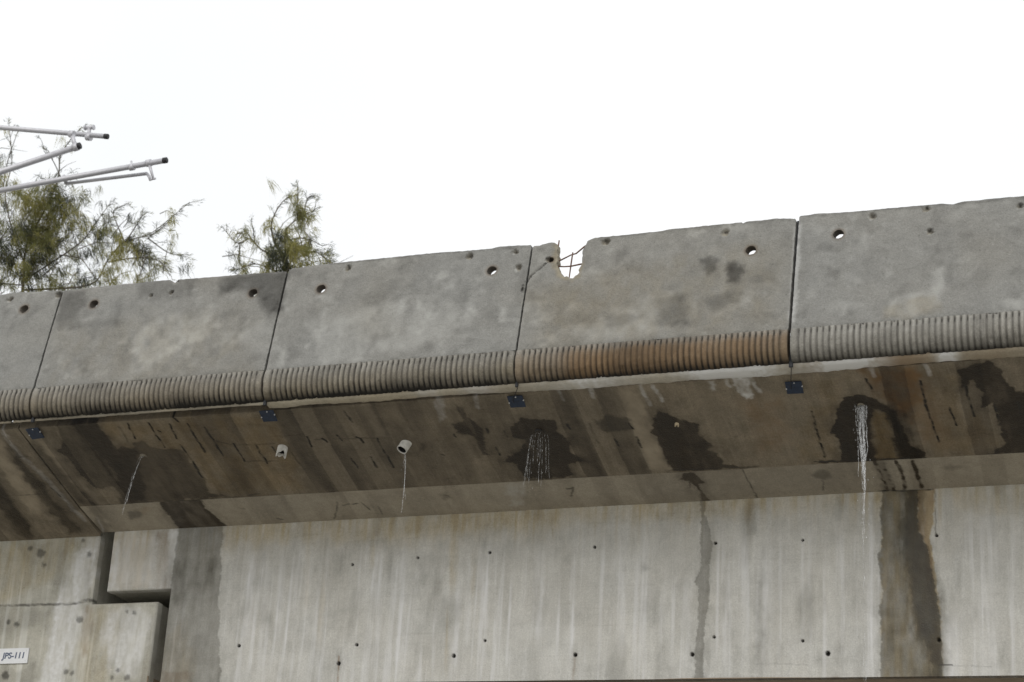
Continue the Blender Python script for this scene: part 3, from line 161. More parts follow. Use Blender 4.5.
def stains(surface, X, S):
    """dirt, wet, rust and lime marks that belong to a face, returned per vertex"""
    out = np.zeros((len(X), 6))
    for i, (su, ch, st, soft, wob, pts) in enumerate(STAINS):
        if su != surface: continue
        P = np.array(pts); m = soft+2*wob+.10
        k = np.where((X > P[:, 0].min()-m) & (X < P[:, 0].max()+m) & (S > P[:, 1].min()-m) & (S < P[:, 1].max()+m))[0]
        if not len(k): continue
        x, s = X[k], S[k]; w = max(wob, .004)
        wx = x+(fbm(x/(4*w), s/(4*w), i, 4)-.5)*5.0*w; ws = s+(fbm(x/(4*w)+9.1, s/(4*w)+4.7, i+50, 4)-.5)*5.0*w
        sd = seg_dist(wx, ws, pts, True); v = st*sstep(soft, -soft, sd)
        if ch == 'wet': v = np.maximum(v, .32*st*sstep(.085, 0, sd+.09*(fbm(x*9, s*9, i+61, 4)-.5))*sstep(.0, .3, fbm(x*22, s*8, i+63, 4)-.25))
        if ch in ('brown', 'pale', 'lime', 'rust'): v = v*np.clip(-.15+2.1*fbm(x*(22 if surface == 'web' else 13), s*(5 if surface == 'web' else 9), i+7, 4), 0, 1.3)
        if ch == 'wet': v = v*(.72+.5*fbm(x*(16 if surface != 'par' else 8), s*(3 if surface != 'par' else 8), i+17, 4))
        if ch == 'undry': out[k, 0] *= 1-v; continue
        c = CH_IDX[ch]; out[k, c] += v*(1-.5*np.clip(out[k, c], 0, 1))
    for i, (su, ch, st, wd, pts) in enumerate(STROKES):
        if su != surface: continue
        P = np.array(pts); m = wd+.03
        k = np.where((X > P[:, 0].min()-m) & (X < P[:, 0].max()+m) & (S > P[:, 1].min()-m) & (S < P[:, 1].max()+m))[0]
        if not len(k): continue
        x, s = X[k], S[k]; w = min(.006+.25*wd, .02)
        wx = x+(fbm(x/.05, s/.05, i+3, 3)-.5)*2*w; ws = s+(fbm(x/.05+3, s/.05+8, i+31, 3)-.5)*2*w
        if su == 'web' and ch in ('pale', 'brown'):       # run-off streaks: feathered, broken up, fading out at both ends
            lo, hi = P[:, 1].min(), P[:, 1].max(); L = max(hi-lo, .05)
            ends = sstep(lo-.02, lo+.35*L, s)*sstep(hi+.02, hi-.3*L, s)
            v = 1.25*st*sstep(wd*1.1, 0, seg_dist(wx, ws, pts, False))*ends*np.clip(-.3+2.2*fbm(x*45, s*3.0, i, 4), 0, 1.2)
        else: v = st*sstep(wd*.75, wd*.2, seg_dist(wx, ws, pts, False))*np.clip(-.25+2.3*fbm(x*24, s*24, i, 3), 0, 1.15)
        c = CH_IDX[ch]; out[k, c] = np.maximum(out[k, c], v)
    if surface in ('sof', 'hau'):                       # shuttering boards that took the dirt differently
        k = np.floor((X+.03*np.sin(S*2))/.17).astype(int); b = RNG2[k % 256]; e = fbm(X*9, S*.9, 71, 3)
        out[:, 0] += np.clip(b-.5, 0, 1)*.9*(.4+e)*(1 if surface == 'sof' else .4); out[:, 5] += np.clip(.35-b, 0, 1)*.55*e*(1 if surface == 'sof' else .5); out[:, 0] += .55*np.clip(e-.5, 0, 1)
    if surface == 'web':                                # run-off: fine pale and dingy streaks below the haunch
        a = fbm(X*34, S*1.3, 81, 5); f = sstep(.42, .02, S+.25*(fbm(X*5, S*0, 82, 3)-.5))
        out[:, 4] += np.clip(a-.45, 0, 1)*1.5*f; out[:, 5] += np.clip(fbm(X*30+5, S*1.1, 83, 5)-.54, 0, 1)*2.6*sstep(.05, .5, S)*(.3+fbm(X*3, S*2, 84, 3))
        out[:, 0] += np.clip(fbm(X*7, S*2.5, 85, 4)-.56, 0, 1)*1.1
    if surface == 'par':
        a = fbm(X*9, S*9, 91, 4); out[:, 3] += np.clip(a-.56, 0, 1)*.9; out[:, 5] += np.clip(fbm(X*11+3, S*11, 93, 4)-.57, 0, 1)*1.9*sstep(.35, .6, fbm(X*2.1, S*2.1, 97, 3)); out[:, 4] += np.clip(fbm(X*2+7, S*2, 95, 4)-.5, 0, 1)*.4
    return out
RNG2 = np.random.default_rng(5).random(256)
def grid(Xs, Ss, surf, name, o, t, hole=None, disp=None, skirt=.07):
    """dense sheet spanned by X and the profile direction t from o, with a rim turned inward"""
    Xs = np.asarray(Xs); Ss = np.asarray(Ss); nx, ns = len(Xs), len(Ss)
    XX, SS = np.meshgrid(Xs, Ss); X = XX.ravel(); S = SS.ravel()
    nrm = np.array([t[1], -t[0]]);                       # outward normal in (y,z)
    if nrm[0] > 0: nrm = -nrm
    st = stains(surf, X, S)
    D = np.zeros(len(X))
    if disp: D, extra = disp(X, S); st[:, 3] = np.maximum(st[:, 3], extra)
    Y = o[0]+S*t[0]+D*nrm[0]; Zc = o[1]+S*t[1]+D*nrm[1]
    V = np.stack([X, Y, Zc], 1)
    i = np.arange(nx*ns).reshape(ns, nx)
    Q = np.stack([i[:-1, :-1], i[:-1, 1:], i[1:, 1:], i[1:, :-1]], -1)
    if hole is not None:
        cx = .5*(Xs[:-1]+Xs[1:]); cs = .5*(Ss[:-1]+Ss[1:]); CX, CS = np.meshgrid(cx, cs)
        Q = Q[~hole(CX, CS)]
    Q = Q.reshape(-1, 4)
    e = np.concatenate([Q[:, [0, 1]], Q[:, [1, 2]], Q[:, [2, 3]], Q[:, [3, 0]]])
    key = np.sort(e, 1); kk = key[:, 0].astype(np.int64)*len(V)+key[:, 1]
    _, ix, cnt = np.unique(kk, return_index=True, return_counts=True)
    be = e[ix[cnt == 1]]; n0 = len(V)
    a = V[be[:, 0]]; b = V[be[:, 1]]; inn = np.array([0, -nrm[0]*skirt, -nrm[1]*skirt])
    W = np.concatenate([a, b, b+inn, a+inn]); m = len(be); r = np.arange(m)
    WQ = np.stack([n0+r, n0+3*m+r, n0+2*m+r, n0+m+r], 1)
    stW = np.concatenate([st[be[:, 0]], st[be[:, 1]], st[be[:, 1]], st[be[:, 0]]])
    stA = np.concatenate([st, stW])
    smooth = np.concatenate([np.ones(len(Q), bool), np.zeros(m, bool)])
    return mesh_np(name, np.concatenate([V, W]), [np.concatenate([Q, WQ])], smooth, {'stain_a': stA[:, :3], 'stain_b': stA[:, 3:]})
def axis(a, b, step, extra=()):
    n = max(2, int(round((b-a)/step))+1)
    return np.unique(np.round(np.concatenate([np.linspace(a, b, n), np.array(extra)]), 5)) if len(extra) else np.linspace(a, b, n)
def spaced(breaks, step):
    r = [np.linspace(a, b, max(2, int(round((b-a)/step))+1))[:-1] for a, b in zip(breaks[:-1], breaks[1:])]
    return np.concatenate(r+[[breaks[-1]]])

# ------------------------------------------------------------------ materials
class NT:
    def __init__(s, name):
        s.m = bpy.data.materials.new(name); s.m.use_nodes = True; s.t = s.m.node_tree; s.t.nodes.clear()
        s.out = s.n('ShaderNodeOutputMaterial')
    def n(s, t, **k):
        x = s.t.nodes.new(t)
        for a, b in k.items(): setattr(x, a, b)
        return x
    def l(s, a, b): s.t.links.new(a, b)
    def noise(s, vec, scale, detail=4, rough=.55, dist=0):
        x = s.n('ShaderNodeTexNoise'); x.inputs['Scale'].default_value = scale; x.inputs['Detail'].default_value = detail
        x.inputs['Roughness'].default_value = rough; x.inputs['Distortion'].default_value = dist
        s.l(vec, x.inputs['Vector']); return x.outputs['Fac']
    def ramp(s, f, a, b, va=0., vb=1.):
        x = s.n('ShaderNodeMapRange'); x.inputs[1].default_value = a; x.inputs[2].default_value = b
        x.inputs[3].default_value = va; x.inputs[4].default_value = vb; s.l(f, x.inputs[0]); return x.outputs[0]
    def math(s, op, a, b=None):
        x = s.n('ShaderNodeMath', operation=op)
        for i, v in enumerate((a, b)):
            if v is None: continue
            if isinstance(v, (int, float)): x.inputs[i].default_value = v
            else: s.l(v, x.inputs[i])
        return x.outputs[0]
    def mix(s, f, a, b, blend='MIX'):
        x = s.n('ShaderNodeMix', data_type='RGBA', blend_type=blend, clamp_factor=True)
        for i, v in ((0, f), (6, a), (7, b)):
            if isinstance(v, (int, float)): x.inputs[i].default_value = v
            elif isinstance(v, tuple): x.inputs[i].default_value = (*v, 1)
            else: s.l(v, x.inputs[i])
        return x.outputs[2]
    def mapping(s, vec, scale):
        x = s.n('ShaderNodeMapping'); x.inputs['Scale'].default_value = scale; s.l(vec, x.inputs[0]); return x.outputs[0]
def concrete(name, base, var=.22, streak=0, streak_scale=(22, 22, 1.1), blotch=3.0, warm=(.62, .5, .36), rough=.9, bump=.25, grain=.18,
             wetc=(.30, .265, .225), pits=0.0, speck=0.0):
    T = NT(name); g = T.n('ShaderNodeNewGeometry').outputs['Position']
    c = T.mix(T.ramp(T.noise(g, blotch, 9, .72, .3), .3, .7), tuple(v*(1-var) for v in base), tuple(v*(1+var) for v in base))
    c = T.mix(T.ramp(T.noise(g, blotch*3.7, 8, .72), .48, .72, 0, .45), c, tuple(v*(1+var*1.1) for v in base))
    hue = T.ramp(T.noise(g, 1.7, 4), .35, .7, 0, .22)
    c = T.mix(hue, c, T.mix(1.0, c, (1.07, 1.0, .9), 'MULTIPLY'))
    if streak:
        sv = T.mapping(g, streak_scale)
        s1 = T.noise(sv, 1.0, 5, .6); c = T.mix(T.ramp(s1, .35, .65, 0, streak), c, T.mix(1.0, c, (.74, .73, .70), 'MULTIPLY'))
        s2 = T.noise(T.mapping(g, tuple(v*2.7 for v in streak_scale)), 1.0, 4, .6)
        c = T.mix(T.ramp(s2, .5, .75, 0, streak*.8), c, T.mix(1.0, c, (1.16, 1.17, 1.18), 'MULTIPLY'))
        s3 = T.noise(T.mapping(g, tuple(v*7 for v in streak_scale)), 1.0, 6, .7)
        c = T.mix(T.ramp(s3, .55, .68, 0, streak*.75), c, T.mix(1.0, c, (1.22, 1.23, 1.25), 'MULTIPLY')); c = T.mix(T.ramp(s3, .45, .34, 0, streak*.7), c, T.mix(1.0, c, (.76, .74, .71), 'MULTIPLY'))
        s4 = T.noise(T.mapping(g, (2.0, 34, 34)), 1.0, 6, .7); c = T.mix(T.ramp(s4, .56, .70, 0, streak*.9), c, T.mix(1.0, c, (.78, .77, .75), 'MULTIPLY'))
    fine = T.noise(g, 90, 4, .7)
    gr = T.ramp(fine, .25, .75, 1-grain, 1+grain)
    cc = T.n('ShaderNodeCombineColor'); [T.l(gr, cc.inputs[i]) for i in range(3)]
    c = T.mix(1.0, c, cc.outputs[0], 'MULTIPLY')
    if speck:
        sp = T.ramp(T.noise(g, 38, 3, .5), .68, .74, 0, speck); c = T.mix(sp, c, tuple(v*.35 for v in base))
        sp2 = T.ramp(T.noise(g, 26, 3, .5, .5), .66, .76, 0, speck*.6); c = T.mix(sp2, c, tuple(min(v*1.5, .8) for v in base))
        sc = T.math('MULTIPLY', T.ramp(T.noise(g, 55, 7, .75), .56, .64, 0, speck*1.3), T.ramp(T.noise(g, 4.5, 3), .5, .66)); c = T.mix(sc, c, tuple(min(v*1.55, .8) for v in base))
        pt = T.math('MULTIPLY', T.ramp(T.noise(g, 120, 2, .4), .70, .73, 0, 1.), speck); c = T.mix(pt, c, tuple(v*.3 for v in base))
    A = T.n('ShaderNodeAttribute', attribute_name='stain_a'); B = T.n('ShaderNodeAttribute', attribute_name='stain_b')
    sa = T.n('ShaderNodeSeparateColor'); sb = T.n('ShaderNodeSeparateColor'); T.l(A.outputs['Color'], sa.inputs[0]); T.l(B.outputs['Color'], sb.inputs[0])
    wet, rust, lime = sa.outputs; dirt, brown, pale = sb.outputs
    c = T.mix(pale, c, tuple(min(v*1.75, .72) for v in base))
    c = T.mix(brown, c, T.mix(1.0, c, (.82, .715, .53), 'MULTIPLY'))
    c = T.mix(T.math('MULTIPLY', rust, .8), c, (.22, .135, .065))
    c = T.mix(T.math('MULTIPLY', lime, T.ramp(T.noise(g, 30, 4), .3, .7, .6, 1.1)), c, (.70, .70, .69))
    wv = T.math('MULTIPLY', wet, T.ramp(T.noise(g, 9, 4), .3, .7, .85, 1.1))
    c = T.mix(wv, c, T.mix(1.0, c, wetc, 'MULTIPLY'))
    c = T.mix(T.math('SUBTRACT', wv, 1.0), c, T.mix(1.0, c, (.3, .3, .3), 'MULTIPLY'))
    c = T.mix(dirt, c, (.022, .02, .017))  # real dirt plus the painted shade of chips, rib grooves and band foot
    p = T.n('ShaderNodeBsdfPrincipled'); T.l(c, p.inputs['Base Color'])
    T.l(T.math('SUBTRACT', rough, T.math('MULTIPLY', T.math('MINIMUM', wv, 1.0), .52)), p.inputs['Roughness'])
    p.inputs['Specular IOR Level'].default_value = .3
    bp = T.n('ShaderNodeBump'); bp.inputs['Strength'].default_value = bump; bp.inputs['Distance'].default_value = .01
    h = T.math('ADD', fine, T.math('MULTIPLY', T.noise(g, 22, 4), 1.2))
    T.l(h, bp.inputs['Height']); T.l(bp.outputs[0], p.inputs['Normal']); T.l(p.outputs[0], T.out.inputs[0])
    return T.m
def plain(name, colr, rough=.6, metal=0, var=.12, scale=20, bump=0):
    T = NT(name); g = T.n('ShaderNodeTexCoord').outputs['Object']
    f = T.noise(g, scale, 5, .6)
    c = T.mix(T.ramp(f, .3, .7), tuple(v*(1-var) for v in colr), tuple(min(1, v*(1+var)) for v in colr))
    p = T.n('ShaderNodeBsdfPrincipled'); T.l(c, p.inputs['Base Color']); p.inputs['Roughness'].default_value = rough; p.inputs['Metallic'].default_value = metal
    if bump:
        bp = T.n('ShaderNodeBump'); bp.inputs['Strength'].default_value = bump; bp.inputs['Distance'].default_value = .01; T.l(f, bp.inputs['Height']); T.l(bp.outputs[0], p.inputs['Normal'])
    T.l(p.outputs[0], T.out.inputs[0]); return T.m
M = {}
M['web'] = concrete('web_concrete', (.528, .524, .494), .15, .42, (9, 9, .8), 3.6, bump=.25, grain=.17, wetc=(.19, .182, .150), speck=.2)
M['web_left'] = concrete('web_concrete_old', (.45, .44, .385), .24, .4, (10, 10, 1.1), 3.4, bump=.2, grain=.12, speck=.5, wetc=(.24, .22, .185))
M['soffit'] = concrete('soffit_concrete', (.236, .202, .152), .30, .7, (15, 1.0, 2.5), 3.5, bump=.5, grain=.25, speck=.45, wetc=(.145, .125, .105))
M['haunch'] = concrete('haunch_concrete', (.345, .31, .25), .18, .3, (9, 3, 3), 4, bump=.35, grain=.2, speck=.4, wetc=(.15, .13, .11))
M['panel'] = concrete('panel_concrete', (.246, .245, .231), .17, 0, blotch=6, bump=.7, grain=.2, speck=.42)
M['flute'] = concrete('flute_concrete', (.255, .248, .226), .22, 0, blotch=8, bump=.8, grain=.28, speck=.5)
M['mortar'] = concrete('mortar_concrete', (.42, .395, .335), .2, 0, blotch=8, bump=.4, grain=.15, speck=.3)
M['core'] = concrete('joint_concrete', (.40, .39, .345), .22, .4, (8, 8, 2), 4, bump=.2)
M['bottom'] = concrete('underside_concrete', (.27, .215, .155), .2, 0, blotch=4, speck=.3)
M['deck'] = plain('deck_asphalt', (.06, .06, .062), .9, 0, .25, 40)
M['steel'] = plain('galvanised_steel', (.56, .56, .59), .5, .35, .1, 30)
M['rebar'] = plain('rusty_steel', (.15, .085, .06), .85, .1, .4, 60)
M['rubber'] = plain('black_rubber', (.018, .018, .02), .6)
M['navy'] = plain('navy_paint', (.013, .025, .052), .45, 0, .3, 40)
M['pvc'] = plain('pvc_plastic', (.62, .61, .57), .5, 0, .2, 30)
M['pvc_old'] = plain('aged_pvc_plastic', (.60, .50, .34), .55, 0, .3, 30)
M['pvc_dirty'] = plain('dirty_pvc_plastic', (.20, .18, .14), .6, 0, .3, 30)
M['white'] = plain('white_plate_paint', (.74, .75, .76), .4, 0, .05, 12)
M['ink'] = plain('blue_grey_ink', (.11, .135, .20), .6)
M['bolt'] = plain('bright_bolt_steel', (.66, .67, .68), .35, .4)
M['joint'] = plain('joint_filler', (.03, .032, .036), .8)
M['bark'] = plain('grey_brown_bark', (.10, .085, .062), .9, 0, .4, 25, .4)
M['ground'] = plain('pale_gravel_ground', (.33, .315, .28), .95, 0, .2, .8)
def water_mat(name, lo, hi):
    T = NT(name); g = T.n('ShaderNodeNewGeometry').outputs['Position']
    p = T.n('ShaderNodeBsdfPrincipled'); p.inputs['Base Color'].default_value = (.92, .94, .96, 1); p.inputs['Roughness'].default_value = .12
    p.inputs['IOR'].default_value = 1.33; p.inputs['Transmission Weight'].default_value = .35
    tr = T.n('ShaderNodeBsdfTransparent'); m = T.n('ShaderNodeMixShader')
    T.l(T.ramp(T.noise(T.mapping(g, (120, 120, 38)), 1, 4), .35, .65, lo, hi), m.inputs[0]); T.l(p.outputs[0], m.inputs[1]); T.l(tr.outputs[0], m.inputs[2]); T.l(m.outputs[0], T.out.inputs[0])
    return T.m
M['water'] = water_mat('falling_water', .42, 1.06); M['water_thin'] = water_mat('thin_falling_water', .5, 1.0)
def leaf_mat():
    T = NT('needle_foliage'); A = T.n('ShaderNodeAttribute', attribute_name='stain_a')
    p = T.n('ShaderNodeBsdfPrincipled'); T.l(A.outputs['Color'], p.inputs['Base Color']); p.inputs['Roughness'].default_value = .6
    tl = T.n('ShaderNodeBsdfTranslucent'); T.l(A.outputs['Color'], tl.inputs[0]); m = T.n('ShaderNodeMixShader'); m.inputs[0].default_value = .5
    T.l(p.outputs[0], m.inputs[1]); T.l(tl.outputs[0], m.inputs[2]); T.l(m.outputs[0], T.out.inputs[0]); return T.m
M['leaf'] = leaf_mat()

# ------------------------------------------------------------------ ground
mb = MB(); mb.add([(-1500, -900, GZ), (1500, -900, GZ), (1500, 2500, GZ), (-1500, 2500, GZ)], [(0, 1, 2, 3)])
tag(mb.build('ground', M['ground']), 'pale gravel ground under the viaduct', 'ground', kind='structure')

# ------------------------------------------------------------------ cross-section of the viaduct, (y, z)
PT, FT, FB = np.array((13.938, 6.716)), np.array((13.743, 5.807)), np.array((13.806, 5.572))
ST, EE, FF = np.array((13.904, 5.541)), np.array((14.915, 5.222)), np.array((15.313, 5.1215))
FL = np.array((15.313, 5.092))                     # web top on the cantilever span
def unit(a): return a/np.hypot(*a)
tP, tS, tH, tL = unit(PT-FT), unit(EE-ST), unit(FF-EE), unit(FL-ST)
LS, LH, LL = np.hypot(*(EE-ST)), np.hypot(*(FF-EE)), np.hypot(*(FL-ST))
nP = np.array((-tP[1], tP[0]))
JR, JL, NIB_X, COR_X = -9.380, -9.505, -8.786, -8.894      # suspended span's end, cantilever's end, nib root, corbel tip
NIB_S, COR_S, BOT = .507, .611, 1.325
XR, XL = 3.0, -16.0
YB, ZB = 21.8, FF[1]-BOT                            # back of the box, its bottom
span = empty('viaduct_span', (-3, 16, ZB)); tag(span, 'long suspended concrete viaduct span with leaking, water-stained underside and the notched parapet', 'bridge')
cant = empty('viaduct_span', (-12, 16, ZB)); tag(cant, 'cantilever end of the concrete viaduct whose corbel carries the stepped joint', 'bridge')

# suspended span: soffit, haunch, web, underside
JS = JL+.014
xr = np.concatenate([spaced([JS, -1.55], .0075), np.linspace(-1.5, XR, 40)])
soff = grid(xr, spaced([0, LS], .0075), 'sof', 'soffit', ST, tS, disp=lambda X, S: ((fbm(X*2, S*2, 3, 3)-.5)*.006+np.where((np.floor(X/.9) % 2) > 0, .002, 0), np.zeros(len(X))))
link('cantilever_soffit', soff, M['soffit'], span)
hn = grid(np.concatenate([spaced([JS, -1.55], .009), np.linspace(-1.5, XR, 40)]), spaced([0, LH], .009), 'hau', 'haunch', EE, tH)
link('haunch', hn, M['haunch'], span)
def round_edge(d, r): 
    d = np.clip(d, 0, r); return -(r-np.sqrt(np.maximum(r*r-(r-d)**2, 0)))
def web_disp(X, S):
    D = (fbm(X*1.5, S*3, 9, 3)-.5)*.006; E = np.zeros(len(X))
    for hx, hs, r in TIE_HOLES:
        r *= .8; d = np.hypot(X-hx, S-hs); D -= .03*sstep(r, r*.5, d); E = np.maximum(E, 1.0*sstep(r*1.1, r*.75, d))
    nib = (X <= NIB_X+1e-6) & (S <= NIB_S+1e-6)
    D += np.where(nib, np.minimum(round_edge(X-JR, .012), round_edge(NIB_S-S, .012)), 0)
    low = S > NIB_S+1e-6
    D += np.where(low, round_edge(X-NIB_X, .014), 0)+round_edge(BOT+.0135*(X+7)-S, .01)*0
    return D, E
wr = grid(np.concatenate([spaced([JR, NIB_X, -1.75], .0075), np.linspace(-1.7, XR, 40)]), spaced([0, NIB_S, BOT], .0075), 'web', 'web', FF, np.array((0., -1.)),
          hole=lambda X, S: (X < NIB_X) & (S > NIB_S), disp=web_disp)
co = np.empty(len(wr.vertices)*3, np.float32); wr.vertices.foreach_get('co', co); co = co.reshape(-1, 3)   # the bottom edge drops slightly towards midspan
low = FF[1]-NIB_S; k = co[:, 2] < low
f = 1+(.0135*(co[k, 0]+7.0))/(BOT-NIB_S); co[k, 2] = low-(low-co[k, 2])*f
wr.vertices.foreach_set('co', co.ravel()); wr.update()
link('web', wr, M['web'], span)
def zbot(x): return FF[1]-BOT-.0135*(x+7.0)
mb = MB()   # underside of the box, following the drop
mb.add([(NIB_X, FF[0], zbot(NIB_X)), (XR, FF[0], zbot(XR)), (XR, YB, zbot(XR)), (NIB_X, YB, zbot(NIB_X)),
        (NIB_X, FF[0]+.06, zbot(NIB_X)+.2), (XR, FF[0]+.06, zbot(XR)+.2), (XR, YB, zbot(XR)+.2), (NIB_X, YB, zbot(NIB_X)+.2)],
       [(0, 3, 2, 1), (4, 5, 6, 7), (0, 1, 5, 4), (1, 2, 6, 5), (2, 3, 7, 6), (3, 0, 4, 7)])
# a low broken drip edge along the arris
mb.build('underside', M['bottom'], span)
ins = .045
def core_prof(bot, fl, ee):
    p = [(ST[0]+.06, 5.60), (23.3, 5.60), (23.3, 5.50), (YB+.5, 5.2), (YB-.02, 5.0), (YB-.02, bot), (FF[0]+ins, bot), (FF[0]+ins, fl[1]+.04)]
    if ee is not None: p.append((ee[0]+.02, ee[1]+.04))
    p.append((ST[0]+.06, ST[1]+.02))
    return p
mb = MB(); mb.prism(core_prof(ZB+.15, FF, EE), NIB_X+.004, XR-.01); mb.prism(core_prof(FF[1]-NIB_S+.004, FF, EE), JR+.004, NIB_X+.004); mb.build('box_girder', M['core'], span)
mb = MB(); mb.box((JR, 14.05, 5.602), (XR, 23.2, 5.66)); mb.build('road_deck', M['deck'], span)

# cantilever span with its corbel
xl = np.concatenate([np.linspace(XL, -11.05, 40), spaced([-11.0, JL], .0075)])
sl = grid(xl, spaced([0, LL], .0075), 'sof', 'soffit_left', ST, tL, disp=lambda X, S: ((fbm(X*2, S*2, 5, 3)-.5)*.008, np.zeros(len(X))))
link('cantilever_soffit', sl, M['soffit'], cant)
def webl_disp(X, S):
    D = (fbm(X*2, S*3, 19, 3)-.5)*.008
    D += np.where(S < COR_S-1e-6, round_edge(JL-X, .010), np.minimum(round_edge(COR_X-X, .022), np.where(X > JL, round_edge(S-COR_S, .014), 0)))
    D -= .010*sstep(.010, .003, np.abs(S-COR_S+.006+.006*np.sin(X*9)))*(X < JL)
    return D, np.zeros(len(X))
wl = grid(np.concatenate([np.linspace(XL, -11.05, 40), spaced([-11.0, JL, COR_X], .0075)]), spaced([FF[1]-FL[1], COR_S, BOT-.02], .0075), 'web', 'web_left', FF, np.array((0., -1.)),
          hole=lambda X, S: (X > JL) & (S < COR_S), disp=webl_disp)
link('web', wl, M['web_left'], cant)
mb = MB(); mb.prism(core_prof(ZB+.03, FL, None), XL+.01, JL-.004)
mb.box((JL-.004, FF[0]+ins, ZB+.03), (COR_X-.004, YB-.02, FF[1]-COR_S-.004)); mb.build('box_girder', M['core'], cant)
mb = MB(); mb.box((XL, FF[0]+.004, ZB+.02), (COR_X-.002, YB, ZB+.1)); mb.build('underside', M['bottom'], cant)
mb = MB(); mb.box((XL, 14.05, 5.602), (JL, 23.2, 5.66)); mb.build('road_deck', M['deck'], cant)
for x in (-9.2, ):          # bearings in the slot of the stepped joint
    for y in (16.6, 18.6, 20.6):
        mb = MB(); mb.box((x-.16, y-.2, FF[1]-COR_S-.005), (x+.16, y+.2, FF[1]-NIB_S+.006)); mb.build('bearing_pad', M['rubber'], cant)

# mortar bed between fluted band and soffit
def mortar(name, x0, x1, parent, w, seed):
    xs = np.arange(x0, x1+.001, .01); n = len(xs)
    low = w-.032*sstep(-5.1, -5.7, xs)*(w > -.01)+(fbm(xs*4, xs*0, seed, 4)-.5)*.035+(fbm(xs*25, xs*0, seed+3, 2)-.5)*.012
    a = FB+np.array((.004, -.002)); d = unit(ST-a); L = np.hypot(*(ST-a))
    V = []
    rows = [(-.01, -.02), (0, .004), (.3, .010), (.7, .011), (.93, .008), (1., -.006)]
    nn = np.array((d[1], -d[0])); nn = nn if nn[1] < 0 else -nn
    for f, h in rows:
        ss = f*np.maximum(L+low, .012) if f > 0 else np.full(n, f)
        hh = h+(fbm(xs*30, xs*0+f*9, seed+8, 3)-.5)*.006
        V.append(np.stack([xs, a[0]+ss*d[0]+hh*nn[0], a[1]+ss*d[1]+hh*nn[1]], 1))
    V = np.concatenate(V); i = np.arange(len(rows)*n).reshape(len(rows), n)
    Q = np.stack([i[:-1, :-1], i[:-1, 1:], i[1:, 1:], i[1:, :-1]], -1).reshape(-1, 4)
    X = V[:, 0]; S = np.repeat([r[0] for r in rows], n)
    wh = np.zeros(len(X)); ru = np.zeros(len(X)); di = np.zeros(len(X)); br = np.zeros(len(X))
    for c, hw, st in ((-5.6, .12, .6), (-4.75, .32, .9), (-3.75, .30, 2.2), (-2.95, .22, 2.0), (-2.25, .06, 2.2), (-6.0, .08, .5)): wh += st*np.exp(-((X-c)/hw)**2)*(.3+1.1*fbm(X*18, S*1.5, seed+20, 3))
    for c, hw, st in ((-2.6, .28, .9), (-3.15, .08, .6), (-5.55, .06, .4), (-1.95, .25, .4)): ru += st*np.exp(-((X-c)/hw)**2)
    br += .25+.5*(fbm(X*3, S, seed+30, 3)-.3)
    di += .6*sstep(-7.2, -7.6, X)*fbm(X*6, S, seed+40, 3)
    z = np.zeros(len(X))
    me = mesh_np(name, V, [Q], True, {'stain_a': np.stack([z, ru, wh], 1), 'stain_b': np.stack([di, br, z], 1)})
    link(name, me, M['mortar'], parent)
mortar('mortar_bed', -7.30, XR, span, .0, 1)
mortar('mortar_bed', JS, -7.31, span, -.088, 2)
mortar('mortar_bed', XL, JL, cant, -.088, 3)

